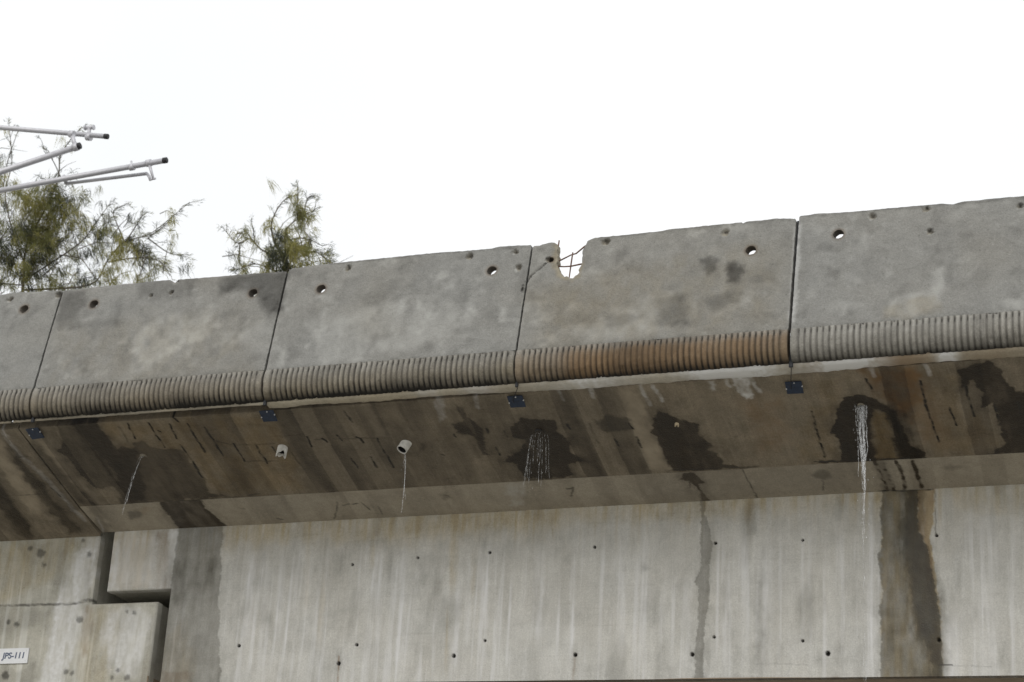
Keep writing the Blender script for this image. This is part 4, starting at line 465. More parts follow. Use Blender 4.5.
# ------------------------------------------------------------------ parapet panels with fluted foot
TH = .082
def in_poly(px, py, pts): return seg_dist(np.asarray(px, float), np.asarray(py, float), pts, True) < 0
def make_panel(x0, x1, top, holes, parent, seed, rustb, label=None):
    # closed outline, counter-clockwise in (X, s)
    rr = random.Random(seed)
    def sub(a, b, step, amp):
        n = max(1, int(math.hypot(b[0]-a[0], b[1]-a[1])/step)); L = math.hypot(b[0]-a[0], b[1]-a[1])+1e-9
        nx, ny = -(b[1]-a[1])/L, (b[0]-a[0])/L; o = []
        for i in range(n):
            t = i/n; j = rr.uniform(-amp, amp) if i else 0
            o.append((a[0]+(b[0]-a[0])*t+nx*j, a[1]+(b[1]-a[1])*t+ny*j))
        return o
    ring = sub((x0, 0), (x1, 0), .03, 0)+sub((x1, 0), top[-1], .02, .0015)
    T = top[::-1]
    for a, b in zip(T[:-1], T[1:]): ring += sub(a, b, *((.019, .0075) if seed == 4 and -5.2 < a[0] < -4.88 else (.022, .0022)))
    ring += sub(top[0], (x0, 0), .02, .0015)
    loops = [ring]
    for hx, hs, r in holes:
        n = 20; loops.append([(hx+r*math.cos(2*math.pi*k/n)*rr.uniform(.95, 1.06), hs+r*math.sin(2*math.pi*k/n)*rr.uniform(.95, 1.06)) for k in range(n)])
    pts = []; edges = []
    for lp in loops:
        b = len(pts); pts += lp; edges += [(b+i, b+(i+1) % len(lp)) for i in range(len(lp))]
    gx, gs = np.meshgrid(np.arange(x0, x1, .015), np.arange(0.008, 1.0, .015)); gx = gx.ravel()+RNG.uniform(-.003, .003, gx.size); gs = gs.ravel()+RNG.uniform(-.003, .003, gs.size)
    ok = seg_dist(gx, gs, ring, True) < -.007
    for lp in loops[1:]: ok &= seg_dist(gx, gs, lp, True) > .006
    for hx, hs, rad in CHIPS:                       # finer points round the chips
        if x0 < hx < x1:
            a = RNG.uniform(0, 6.28, 90); d = rad*1.6*np.sqrt(RNG.uniform(0, 1, 90)); qx, qs = hx+d*np.cos(a), hs+d*np.sin(a)
            k = seg_dist(qx, qs, ring, True) < -.004; gx = np.concatenate([gx, qx[k]]); gs = np.concatenate([gs, qs[k]]); ok = np.concatenate([ok, np.ones(k.sum(), bool)])
    crack = next(p for su, ch, st, w, p in STROKES if ch == 'crack')
    if x0 < crack[0][0] < x1:
        cx, cs = [], []
        for a, b in zip(crack[:-1], crack[1:]):
            for t in np.linspace(0, 1, 14, endpoint=False):
                for o in (-.008, -.003, 0, .003, .008): cx.append(a[0]+(b[0]-a[0])*t+o); cs.append(a[1]+(b[1]-a[1])*t+o)
        cx, cs = np.array(cx), np.array(cs); k = seg_dist(cx, cs, ring, True) < -.004
        gx = np.concatenate([gx, cx[k]]); gs = np.concatenate([gs, cs[k]]); ok = np.concatenate([ok, np.ones(k.sum(), bool)])
    pts += list(zip(gx[ok], gs[ok]))
    vo, _, fo, _, _, _ = delaunay_2d_cdt([Vector((float(a), float(b))) for a, b in pts], edges, [], 0, 1e-5)
    P = np.array([(v.x, v.y) for v in vo]); Fc = np.array([f for f in fo if len(f) == 3], np.int32)
    cen = P[Fc].mean(1); keep = in_poly(cen[:, 0], cen[:, 1], ring)
    for lp in loops[1:]: keep &= ~in_poly(cen[:, 0], cen[:, 1], lp)
    Fc = Fc[keep]
    X, S = P[:, 0], P[:, 1]
    st = stains('par', X, S)
    D = (fbm(X*2.2+seed, S*2.2, seed, 3)-.5)*.012+(fbm(X*12, S*12, seed+4, 3)-.5)*.004
    for hx, hs, rad in CHIPS:
        d = np.hypot((X-hx), (S-hs)*1.1)+(fbm(X*34, S*34, 5, 3)-.5)*.045; m = sstep(rad, rad*.5, d)
        D -= .02*m; st[:, 3] = np.maximum(st[:, 3], .8*sstep(rad*.8, rad*.3, np.hypot(X-hx-.006, S-hs-.009)+(fbm(X*50, S*50, 8, 2)-.5)*.03)); st[:, 5] = np.maximum(st[:, 5], .7*sstep(rad*.8, rad*.2, np.hypot(X-hx+.006, S-hs+.014)+(fbm(X*50, S*50, 18, 2)-.5)*.03)); st[:, 4] = np.maximum(st[:, 4], .5*m)  # chip shadow painted over the upper part, lighter lip below
    for hx, hs, r in holes:
        d = np.hypot(X-hx, S-hs); st[:, 3] = np.maximum(st[:, 3], .4*sstep(r*1.5, r*1.0, d)*(.4+fbm(X*30, S*30, 9, 2))); st[:, 1] = np.maximum(st[:, 1], .4*sstep(r*1.7, r, d))
    if x0 < crack[0][0] < x1: D -= .012*sstep(.007, .002, seg_dist(X, S, crack, False))
    edge = -seg_dist(X, S, ring, True)
    D -= .004*sstep(.012, 0, edge)
    st[:, 5] = np.maximum(st[:, 5], .3*sstep(.03, .0, edge)*fbm(X*15, S*15, seed+9, 3)*(X < x0+.06))
    st[:, 4] += .08*rustb
    if seed == 4:                                       # rough, pale broken concrete round the notch
        nd = seg_dist(X, S, [p for p in top if -5.16 < p[0] < -4.9], False)+(fbm(X*25, S*25, 3, 3)-.5)*.05
        st[:, 5] = np.maximum(st[:, 5], .75*sstep(.045, .0, nd)*fbm(X*30, S*30, 4, 3)*1.4); st[:, 4] = np.maximum(st[:, 4], .8*sstep(.06, .01, nd)); D -= .02*sstep(.035, 0, nd)*fbm(X*22, S*22, 6, 3)
    fy = FT[0]+S*tP[0]+D*nP[0]; fz = FT[1]+S*tP[1]+D*nP[1]
    V = np.stack([X, fy, fz], 1)
    # make every front triangle face outward (-y)
    a, b, c = V[Fc[:, 0]], V[Fc[:, 1]], V[Fc[:, 2]]; flip = np.cross(b-a, c-a)[:, 1] > 0
    Fc[flip] = Fc[flip][:, ::-1]
    e = np.concatenate([Fc[:, [0, 1]], Fc[:, [1, 2]], Fc[:, [2, 0]]]); kk = np.sort(e, 1); kk = kk[:, 0].astype(np.int64)*len(V)+kk[:, 1]
    _, ix, cnt = np.unique(kk, return_index=True, return_counts=True); be = e[ix[cnt == 1]]
    back = V+np.array([0, TH, 0]); back[:, 1] -= D*nP[0]; n = len(V); m = len(be); r = np.arange(m); b0 = 2*n
    W = np.concatenate([V[be[:, 0]], V[be[:, 1]], back[be[:, 1]], back[be[:, 0]]])
    WQ = np.stack([b0+r, b0+3*m+r, b0+2*m+r, b0+m+r], 1)
    stA = np.concatenate([st, np.zeros_like(st), st[be[:, 0]], st[be[:, 1]], st[be[:, 1]], st[be[:, 0]]])
    me = mesh_np('parapet_panel', np.concatenate([V, back, W]), [np.concatenate([Fc, Fc[:, ::-1]+n]), WQ],
                 np.concatenate([np.ones(2*len(Fc), bool), np.zeros(m, bool)]), {'stain_a': stA[:, :3], 'stain_b': stA[:, 3:]})
    po = link('parapet_panel', me, M['panel'], parent)
    if label: po['label'] = label
    # fluted foot: ribs about 42 mm apart wrapped round a bullnose
    mg = .055; nr = int(round((x1-x0-2*mg)/.0425)); pitch = (x1-x0-2*mg)/nr; spr = 12
    xs = np.concatenate([np.linspace(x0, x0+mg, 4)[:-1], x0+mg+np.arange(nr*spr+1)*pitch/spr, np.linspace(x1-mg, x1, 4)[1:]])
    B = [FT, np.array((13.700, 5.735)), np.array((13.697, 5.585)), FB]
    us = np.linspace(0, 1, 17); prof = np.array([(1-u)**3*B[0]+3*(1-u)**2*u*B[1]+3*(1-u)*u*u*B[2]+u**3*B[3] for u in us])
    tan = np.gradient(prof, axis=0); nn = np.stack([tan[:, 1], -tan[:, 0]], 1); nn /= np.hypot(nn[:, 0], nn[:, 1])[:, None]; nn[nn[:, 0] > .3] *= 1
    if nn[0, 0] > 0: nn = -nn
    ph = (xs-x0-mg)/pitch; wav = (.5-.5*np.cos(2*np.pi*ph))**.8; inb = (xs > x0+mg-1e-6) & (xs < x1-mg+1e-6)
    ribr = RNG.uniform(-1, 1, nr+2); rid = np.clip(np.floor(ph).astype(int), 0, nr)
    V = []; SA = []
    for j, u in enumerate(us):
        ent = (min(1, .25+j/1.2) if j else 0)*(1-.85*float(sstep(.72, 1., np.array(u))))
        g = np.where(inb, -(1-wav)*.0155*ent*(1+.4*ribr[rid]), -.002)
        g = g+(fbm(xs*35, xs*0+u*9, seed+3, 3)-.5)*.006+ribr[rid]*.0015
        chipped = sstep(.62, .72, fbm(xs*16, xs*0+u*4.1, seed+77, 4)); g -= .010*chipped*wav
        V.append(np.stack([xs, prof[j, 0]+nn[j, 0]*g, prof[j, 1]+nn[j, 1]*g], 1))
        deep = np.where(inb, sstep(.66, .08, wav), 0)
        dirt = (.50 if rustb < 0 else .62)*deep*np.clip(.35+ent, 0, 1)*(.6+.6*fbm(xs*9, xs*0+u*2, seed+5, 3))+sstep(.45, 1.0, u)*(.10+1.15*fbm(xs*2.2, xs*0+u*3, seed+15, 4))*(.45 if rustb < 0 else (.9 if rustb < 1 else .5))+.40*sstep(.78, 1., u)*(.4+1.2*fbm(xs*3, xs*0+.5, seed+65, 4))+.55*np.clip(fbm(xs*4, xs*0+u*1.5, seed+55, 5)-.5, 0, 1)*2.2*wav  # dirt blotches, plus shade painted into the grooves and the curled-under foot
        dirt = dirt+np.where((j < 3) & inb, .3*sstep(.35, .05, wav), 0)
        ru = 1.25*rustb*np.clip(.25+.75*sstep(0, .3, u), 0, 1)*(.35+.7*fbm(xs*2.5, xs*0+u, seed+25, 3))*(1 if rustb < 1 else np.clip(sstep(x0+.25, x0+.6, xs)+.5, 0, 1))
        br = (.15+.75*sstep(.05, .7, u))*(.5+.8*fbm(xs*3, xs*0+u*2, seed+35, 3))*(.2 if rustb < 0 else .85)
        pl = np.clip(.30*ribr[rid]+.25*fbm(xs*6, xs*0+u*4, seed+45, 3), 0, 1)*(1-.6*u)+(.25*sstep(.7, .2, u) if rustb < 0 else 0)
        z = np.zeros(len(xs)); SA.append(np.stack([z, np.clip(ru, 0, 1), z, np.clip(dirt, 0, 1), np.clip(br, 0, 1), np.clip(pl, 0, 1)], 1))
    # return under and behind, closing the foot
    last = V[-1].copy(); b1 = last.copy(); b1[:, 1] = FT[0]+.07; b2 = b1.copy(); b2[:, 2] = FT[1]; top = V[0].copy()
    V += [b1, b2, top]; SA += [SA[-1], SA[-1], SA[0]]
    R_ = len(V); nX = len(xs); V = np.concatenate(V); SA = np.concatenate(SA)
    i = np.arange(R_*nX).reshape(R_, nX); Q = np.stack([i[:-1, :-1], i[1:, :-1], i[1:, 1:], i[:-1, 1:]], -1).reshape(-1, 4)
    caps = [list(i[:-1, 0][::-1]), list(i[:-1, -1])]
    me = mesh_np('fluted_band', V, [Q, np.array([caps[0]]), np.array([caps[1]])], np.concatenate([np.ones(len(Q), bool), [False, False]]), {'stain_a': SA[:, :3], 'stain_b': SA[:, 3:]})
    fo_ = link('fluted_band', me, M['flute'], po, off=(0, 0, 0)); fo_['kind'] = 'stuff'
    if rustb >= 1: fo_['label'] = 'rust-brown fluted band below the notched panel'
    return po
XJ = [-9.306, -7.306, -5.306, -3.306, -1.306]
g = [.009, .009, .007, .011, .010]
def tops(k, x0, x1):
    t = [p for p in PANEL_TOPS[k] if x0 < p[0] < x1]
    return [(x0, t[0][1]-.01)]+[(x0+.008, t[0][1])]*(t[0][0] > x0+.012)+t+[(x1-.006, t[-1][1])]*(t[-1][0] < x1-.01)+[(x1, t[-1][1]-.012)]
hr = .038
def hol(x0, x1): return [(a, b, hr) for a, b in PANEL_HOLES if x0 < a < x1]
def flat_top(x0, x1, h): return [(x0, h-.012), (x0+.01, h)]+[(x0+.01+(x1-x0-.02)*i/9, h+random.uniform(-.004, .004)) for i in range(1, 9)]+[(x1-.01, h), (x1, h-.012)]
edge = lambda k: (XJ[k]-g[k], XJ[k]+g[k])
PT0 = PANEL_TOPS[0]
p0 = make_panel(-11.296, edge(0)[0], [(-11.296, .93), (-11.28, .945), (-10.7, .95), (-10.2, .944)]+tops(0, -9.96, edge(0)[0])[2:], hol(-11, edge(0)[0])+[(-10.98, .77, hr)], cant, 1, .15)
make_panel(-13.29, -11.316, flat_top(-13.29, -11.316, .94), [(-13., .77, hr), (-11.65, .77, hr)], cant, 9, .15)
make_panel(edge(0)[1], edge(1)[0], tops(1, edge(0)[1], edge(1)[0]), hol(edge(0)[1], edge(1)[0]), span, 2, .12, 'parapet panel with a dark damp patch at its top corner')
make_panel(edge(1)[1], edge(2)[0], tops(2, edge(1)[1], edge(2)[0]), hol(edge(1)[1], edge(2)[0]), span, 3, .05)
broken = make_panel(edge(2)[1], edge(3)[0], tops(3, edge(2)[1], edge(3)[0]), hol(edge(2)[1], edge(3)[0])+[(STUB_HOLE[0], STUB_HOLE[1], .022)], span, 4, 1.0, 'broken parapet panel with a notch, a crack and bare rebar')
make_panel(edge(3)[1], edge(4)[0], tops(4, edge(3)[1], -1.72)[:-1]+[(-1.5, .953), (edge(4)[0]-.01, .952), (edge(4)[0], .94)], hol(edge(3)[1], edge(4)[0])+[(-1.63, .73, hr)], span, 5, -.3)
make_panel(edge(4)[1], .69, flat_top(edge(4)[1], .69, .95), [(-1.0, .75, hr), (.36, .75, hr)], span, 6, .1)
for l in REBAR:
    mb = MB(); mb.tube(l, [.0056+.0008*math.sin(i*2.1) for i in range(len(l))], 6); mb.build('rebar', M['rebar'], broken, True)
# backing strip seen as the dark line in each joint
for k, x in enumerate(XJ):
    mb = MB()
    a = FT+tP*.0+np.array((.045, 0)); b = FT+tP*(.950 if k == 3 else .908)+np.array((.045, 0))
    w = g[k]+.002
    mb.add([(x-w, a[0], a[1]-.262), (x+w, a[0], a[1]-.262), (x+w, b[0], b[1]), (x-w, b[0], b[1]), (x-w, a[0]+.02, a[1]-.262), (x+w, a[0]+.02, a[1]-.262), (x+w, b[0]+.02, b[1]), (x-w, b[0]+.02, b[1])],
           [(0, 1, 2, 3), (7, 6, 5, 4), (0, 4, 5, 1), (1, 5, 6, 2), (2, 6, 7, 3), (3, 7, 4, 0)])
    mb.build('joint_filler', M['joint'], span)

# ------------------------------------------------------------------ drain stubs and holes in the soffit (parts of the span)
def soff_pt(X, s, h=0.):
    n = np.array((tS[1], -tS[0])); n = n if n[1] < 0 else -n
    p = ST+tS*s+n*h; return Vector((X, p[0], p[1]))
def drain(i, r, length, mat, tilt=(0, 0), jag=0., wall=.006, label=None):
    c = soff_pt(*PIPES[i]); ax = Vector((tilt[0], tilt[1], -1)).normalized(); a = ax.orthogonal().normalized(); b = ax.cross(a); n = 24; mb = MB(); V = []
    for ri, ph in ((r, 0), (r-wall, 1)):
        for q, d in enumerate((-.09, length)):
            for k in range(n):
                t = 2*math.pi*k/n; dd = d+(jag*math.sin(t*2+1)*.5+jag*math.sin(t*5)*.3 if q else 0)
                V.append(c+ax*dd+(a*math.cos(t)+b*math.sin(t))*ri)
    F = []
    for k in range(n):
        k2 = (k+1) % n
        F += [(k, k2, n+k2, n+k), (2*n+k, 3*n+k, 3*n+k2, 2*n+k2), (n+k, n+k2, 3*n+k2, 3*n+k)]
    F.append(tuple(2*n+k for k in range(n)))
    mb.add(V, F); o = mb.build('drain_pipe', mat, span, True)
    if label: o['label'] = label
    mb = MB(); mb.tube([c-ax*.085, c+ax*(length-.007-jag)], r-wall-.0008, 20, False); mb.tube([c-ax*.085, c-ax*.07], r-wall-.001, 20); b_ = mb.build('bore', M['rubber'], o, True)  # dark lining added: dirty wet inside, with the opening's shade painted in
    return c+ax*length
E_P = []
drain(0, .028, .006, M['pvc_dirty'], (0, .1), 0, .005, 'flush drain stub in the wide dark wet patch')
drain(1, .040, .075, M['pvc'], (.05, -.30), .03, .005, 'white drain stub with a broken lip')
w2 = drain(2, .041, .075, M['pvc'], (-.30, -.50), 0, .005, 'white drain stub that drips')
drain(3, .030, .004, M['rubber'], (0, 0), 0, .004, 'open drain hole in the soffit')
drain(4, .016, .018, M['pvc_old'], (0, 0), .01, .006, 'yellowed short drain stub')
drain(5, .024, .006, M['pvc_dirty'], (0, 0), 0, .004, 'flush drain stub of the gushing leak')

# ------------------------------------------------------------------ small navy plates bolted under the panel joints
def plate(X, s, rz, label):
    s -= .004; base = soff_pt(X, s, 0.); o = empty('marker_plate', base); tag(o, label, 'plate', 'navy plates bolted under the parapet joints')
    n = np.array((tS[1], -tS[0])); n = n if n[1] < 0 else -n
    ux = Vector((math.cos(rz), math.sin(rz)*tS[0], math.sin(rz)*tS[1])); uy = Vector((-math.sin(rz), math.cos(rz)*tS[0], math.cos(rz)*tS[1])); un = Vector((0, n[0], n[1]))
    un = (un+uy*-.18).normalized(); uyy = (uy+Vector((0, n[0], n[1]))*.18).normalized()     # hangs a little open at its inner edge
    mb = MB(); V = []; w, h, t = .058, .054, .006
    for d in (.022, .022+t):
        for a, b in ((-w, -h), (w, -h), (w, h), (-w, h)): V.append(base+ux*a+uyy*b+un*d)
    mb.add(V, [(0, 1, 2, 3), (7, 6, 5, 4), (0, 4, 5, 1), (1, 5, 6, 2), (2, 6, 7, 3), (3, 7, 4, 0)]); mb.build('plate_face', M['navy'], o)
    for a, b in ((-.056, .006), (.006, -.046), (.057, -.012)):
        mb = MB(); c = base+ux*a+uyy*b; mb.tube([c+un*.022, c+un*.032], .005, 8); mb.build('bolt', M['bolt'], o)
    for a in (-.03, .03):
        mb = MB(); c = base+ux*a; mb.tube([c-un*.05, c+un*.023], .006, 6); mb.build('standoff', M['joint'], o)
plate(*PLATES[0], -.10, 'navy plate at the parapet joint next to the span gap, beside a dark wet patch')
plate(*PLATES[1], .02, 'navy plate beside the broken white drain stub, where the pale mortar line starts')
plate(*PLATES[2], .02, 'navy plate above the splashing leak, at the left foot of the notched panel')
plate(*PLATES[3], .04, 'navy plate between the rust-brown fluted band and the gushing leak')
for k, (X, s) in enumerate(PLATES):         # thin tie wire from the joint down to the plate
    if k in (2, 3):
        a = FB+np.array((-.012, .03)); mb = MB(); p = soff_pt(X-.02, s, .03)
        mb.tube([(XJ[k]-.005, a[0], a[1]), (XJ[k]-.004, FB[0]+.02, FB[1]-.03), tuple(p+Vector((0, -.03, .01))), tuple(p)], .0028, 5)
        o = mb.build('tie_wire', M['rubber']); tag(o, ('thin wire from the cracked panel joint to the plate above the splash' if k == 2 else 'thin wire from the wide panel joint to the plate near the gushing leak'), 'wire', 'tie wires at the joints')

# ------------------------------------------------------------------ falling water
def strand(mb, p0, vel, tmax, r, seed, wob=.012, t0=0., n=14, gaps=0.):
    rr = random.Random(seed); pts = []; ph = rr.uniform(0, 6.28)
    for i in range(n):
        t = t0+(tmax-t0)*i/(n-1)
        p = Vector(p0)+Vector(vel)*t+Vector((0, 0, -4.9*t*t))
        p += Vector((math.sin(ph+t*31)+.5*math.sin(ph*2+t*67), math.cos(ph+t*27), 0))*wob*(t/tmax)
        pts.append(p)
    if gaps:
        i = 0
        while i < n-2:
            L = rr.randint(2, 4)
            if rr.random() > gaps:
                q = pts[i:i+L+1]
                if len(q) > 2: mb.tube(q, [r*.35]+[r*rr.uniform(.7, 1.2) for _ in q[2:]]+[r*.35], 6)
            i += L
    else: mb.tube(pts, [r*rr.uniform(.65, 1.25)*(1-.5*i/n) for i in range(n)], 6)
def drops(mb, p0, vel, tmax, cnt, spread, seed, t0=.02, r=(.002, .0045)):
    rr = random.Random(seed)
    for _ in range(cnt):
        t = rr.uniform(t0, tmax); p = Vector(p0)+Vector(vel)*t+Vector((rr.gauss(0, spread), rr.gauss(0, spread), -4.9*t*t)); q = rr.uniform(*r); h = q*rr.uniform(2, 5)
        mb.tube([p+Vector((0, 0, h)), p+Vector((0, 0, h*.4)), p-Vector((0, 0, h*.4)), p-Vector((0, 0, h))], [q*.2, q, q, q*.2], 6)
def tfall(d): return math.sqrt(2*d/9.8)
# gushing leak: a translucent veil that necks down to a thread
def veil(mb, p0, vel, tmax, w0, w1, seed, n=22):
    rr = random.Random(seed); pts = []; rad = []
    for i in range(n):
        t = tmax*i/(n-1); pts.append(Vector(p0)+Vector(vel)*t+Vector(((.006*math.sin(t*40+seed)+.004*math.sin(t*95+2*seed))*t/tmax, 0, -4.9*t*t))); rad.append((w0+(w1-w0)*min(1, 1.5*i/(n-1)))*rr.uniform(.82, 1.15)*(1 if i < n-3 else (n-i)/4))
    mb.tube(pts, rad, 10)
o0 = soff_pt(*PIPES[5], .0); mb = MB()
for k, (dx, w0, w1, d) in enumerate(((-.014, .013, .008, .44), (.013, .016, .009, .58), (.036, .008, .004, .34), (-.034, .007, .003, .24), (.004, .008, .006, .74))):
    veil(mb, o0+Vector((dx, .004*k, 0)), (.05-dx*1.3, .02, -.2), tfall(d), w0, w1, 60+k)
for k in range(8):
    a = random.gauss(0, .024); strand(mb, o0+Vector((a, random.gauss(0, .012), 0)), (-a*1.1+.05, .02, -.25), tfall(random.uniform(.25, .6)), random.uniform(.002, .004), 100+k, .006, 0, 20, .05)
for k in range(3): strand(mb, o0+Vector((random.gauss(0, .006)+.014, 0, -.6)), (.05+random.gauss(0, .015), .02, -3.2), .45, .0016, 170+k, .006, .02, 40, .3)
drops(mb, o0, (.05, .02, -.3), .42, 70, .03, 5, .04, (.0012, .0028))
WG = 'water leaking from the soffit'
o = mb.build('water_stream', M['water'], smooth=True); tag(o, 'white gush of water pouring from the dark arched wet patch', 'water', WG, 'stuff')
# fan of drips
o0 = soff_pt(*PIPES[3], .0); mb = MB()
for k in range(12):
    vx = (-.5+k/11*.95)+random.gauss(0, .04); strand(mb, o0+Vector((vx*.13, random.gauss(0, .012), -.01-abs(vx)*.03)), (vx*.36, random.gauss(0, .06), -.3), tfall(random.uniform(.18, .36)), random.uniform(.0009, .0018), 300+k, .003, .0, 22, .10)
drops(mb, o0, (0, 0, -.3), .30, 16, .05, 6, .05, (.001, .002))
o = mb.build('water_stream', M['water_thin'], smooth=True); tag(o, 'thin fan of water drips below the open drain hole', 'water', WG, 'stuff')
# drip from the white stub
mb = MB()
for k in range(3): strand(mb, w2+Vector((random.gauss(.018, .005), .01, -.03)), (.10+random.gauss(0, .012), 0, -.2), tfall(random.uniform(.3, .42)), random.uniform(.0022, .0036), 400+k, .006, 0, 18, .0)
drops(mb, w2, (.1, 0, -.2), .4, 8, .006, 7, .1, (.001, .002))
o = mb.build('water_stream', M['water_thin'], smooth=True); tag(o, 'thin water trickle falling from the dripping white drain stub', 'water', WG, 'stuff')
# drip in the wide wet patch
o0 = soff_pt(*PIPES[0], .0); mb = MB()
for k in range(4): strand(mb, o0+Vector((random.gauss(0, .010), random.gauss(-.02, .01), 0)), (-.36+random.gauss(0, .02)-.05*(k > 2), 0, -.3), tfall(random.uniform(.3, .5)), random.uniform(.0014, .0024), 500+k, .003, 0, 24, .08)
o = mb.build('water_stream', M['water_thin'], smooth=True); tag(o, 'faint water trickle blown aside below the flush drain in the wide wet patch', 'water', WG, 'stuff')

# ------------------------------------------------------------------ white number plate on the cantilever's web
sx0, sx1, ss0, ss1 = -10.372, -10.032, .966, 1.094
o = empty('number_plate', (sx0, FF[0], FF[1]-ss1)); tag(o, 'small white plate lettered JPS-111 fixed on the concrete web', 'sign')
mb = MB(); mb.box((sx0, FF[0]-.012, FF[1]-ss1), (sx1, FF[0]-.002, FF[1]-ss0)); mb.build('plate_board', M['white'], o)
mb = MB()
for bx, bz in ((sx0+.02, FF[1]-ss0-.02), (sx1-.02, FF[1]-ss0-.02), (sx0+.02, FF[1]-ss1+.02), (sx1-.02, FF[1]-ss1+.02)):
    mb = MB(); mb.tube([(bx, FF[0]+.004, bz), (bx, FF[0]-.015, bz)], .004, 8); mb.build('bolt', M['bolt'], o)
cu = bpy.data.curves.new('lettering', 'FONT'); cu.body = 'JPS-111'; cu.size = .070; cu.extrude = .0008; cu.shear = .1; cu.offset = .0018; cu.align_x = 'CENTER'; cu.align_y = 'CENTER'
tmp = bpy.data.objects.new('lettering_tmp', cu); col.objects.link(tmp); bpy.context.view_layer.update()
tme = bpy.data.meshes.new_from_object(tmp.evaluated_get(bpy.context.evaluated_depsgraph_get())); bpy.data.objects.remove(tmp)
tme.transform(Matrix.Translation(((sx0+sx1)/2+.034, FF[0]-.0135, FF[1]-(ss0+ss1)/2)) @ Matrix.Rotation(math.pi/2, 4, 'X')); tme.materials.clear()
link('lettering', tme, M['ink'], o)

# ------------------------------------------------------------------ galvanised pipe arms on a mast standing on the deck
pa = PIPES_SKY; mx0 = pa['a'][0]
mast = empty('pipe_mast', (mx0[0], mx0[1], 5.66)); tag(mast, 'galvanised pipe arms with black end caps reaching out above the trees', 'pipe frame')
mb = MB(); mb.tube([(mx0[0], mx0[1]+.1, 5.66), (mx0[0], mx0[1]+.1, mx0[2]+.6)], .075, 16); mb.box((mx0[0]-.2, mx0[1]-.1, 5.66), (mx0[0]+.2, mx0[1]+.3, 5.69)); mb.build('post', M['steel'], mast, True)
def ext(pts, rad, cap=True):
    mb = MB(); mb.tube([pts[0], pts[-1]], rad, 14); mb.build('pipe', M['steel'], mast, True)
    if cap:
        a, b = Vector(pts[0]), Vector(pts[-1]); d = (b-a).normalized(); mb = MB()
        mb.tube([b-d*.045, b+d*.0, b+d*.006], [rad*1.1, rad*1.1, rad*.8], 14); mb.build('end_cap', M['rubber'], mast, True)
ext(pa['a'], .030); ext(pa['b'], .036); ext(pa['c'], .032)
mb = MB(); d = pa['d']; mb.tube([d[0], d[1]], .021, 12); mb.build('pipe', M['steel'], mast, True)
mb = MB(); mb.tube([d[1], tuple((Vector(d[1])+Vector(d[2]))/2+Vector((.008, 0, 0))), d[2]], .018, 10); mb.build('hook', M['steel'], mast, True)
mb = MB(); mb.tube(pa['e'], [.02, .017, .015], 10); e = Vector(pa['e'][-1]); mb.tube([e+Vector((-.05, 0, -.004)), e+Vector((.03, 0, .004))], .012, 8); mb.build('hook', M['steel'], mast, True)
mb = MB(); mb.tube([pa['d'][0], (pa['c'][1][0]+.85, pa['c'][1][1], pa['c'][1][2]+.18*0+.09)], .02, 10); mb.build('clamp', M['steel'], mast, True)
def clamp(p, axis_, r):
    p = Vector(p); axis_ = Vector(axis_).normalized(); mb = MB(); mb.tube([p-axis_*.03, p+axis_*.03], r, 14); return mb
dA = Vector(pa['a'][-1])-Vector(pa['a'][0]); dB = Vector(pa['b'][-1])-Vector(pa['b'][0]); dC = Vector(pa['c'][-1])-Vector(pa['c'][0])
mb = clamp(pa['cl1'][0], dA, .043); mb.tube([pa['cl1'][0], pa['cl1'][1], pa['cl1'][2]], [.03, .026, .03], 10); c = Vector(pa['b'][-1])-dB.normalized()*.06; mb.tube([c-dB.normalized()*.03, c+dB.normalized()*.03], .047, 14); mb.build('clamp', M['steel'], mast, True)
c2 = Vector(pa['cl2'][0]); mb = clamp(c2, dA, .045); mb.tube([c2, pa['cl2'][1]], .022, 10); t = Vector(pa['cl2'][1]); mb.tube([t+Vector((-.06, 0, .004)), t+Vector((.06, 0, -.004))], [.024, .024], 10); mb.tube([t+Vector((-.065, 0, .004)), t+Vector((-.05, 0, .004))], .032, 10); mb.tube([t+Vector((.05, 0, -.004)), t+Vector((.065, 0, -.004))], .032, 10)
mb.build('clamp', M['steel'], mast, True)
mb = clamp(pa['e'][0], dC, .042); mb.build('clamp', M['steel'], mast, True)
mb = clamp(pa['st'][0], dC, .040); mb.tube(pa['st'], .012, 8); mb.build('clamp', M['steel'], mast, True)
mb = MB(); b0 = Vector(pa['b'][0]); mb.tube([b0, b0+Vector((0, .45, 0))], .03, 10); c0 = Vector(pa['c'][0]); mb.tube([c0, c0+Vector((0, .3, 0))], .03, 10); mb.build('bracket', M['steel'], mast, True)

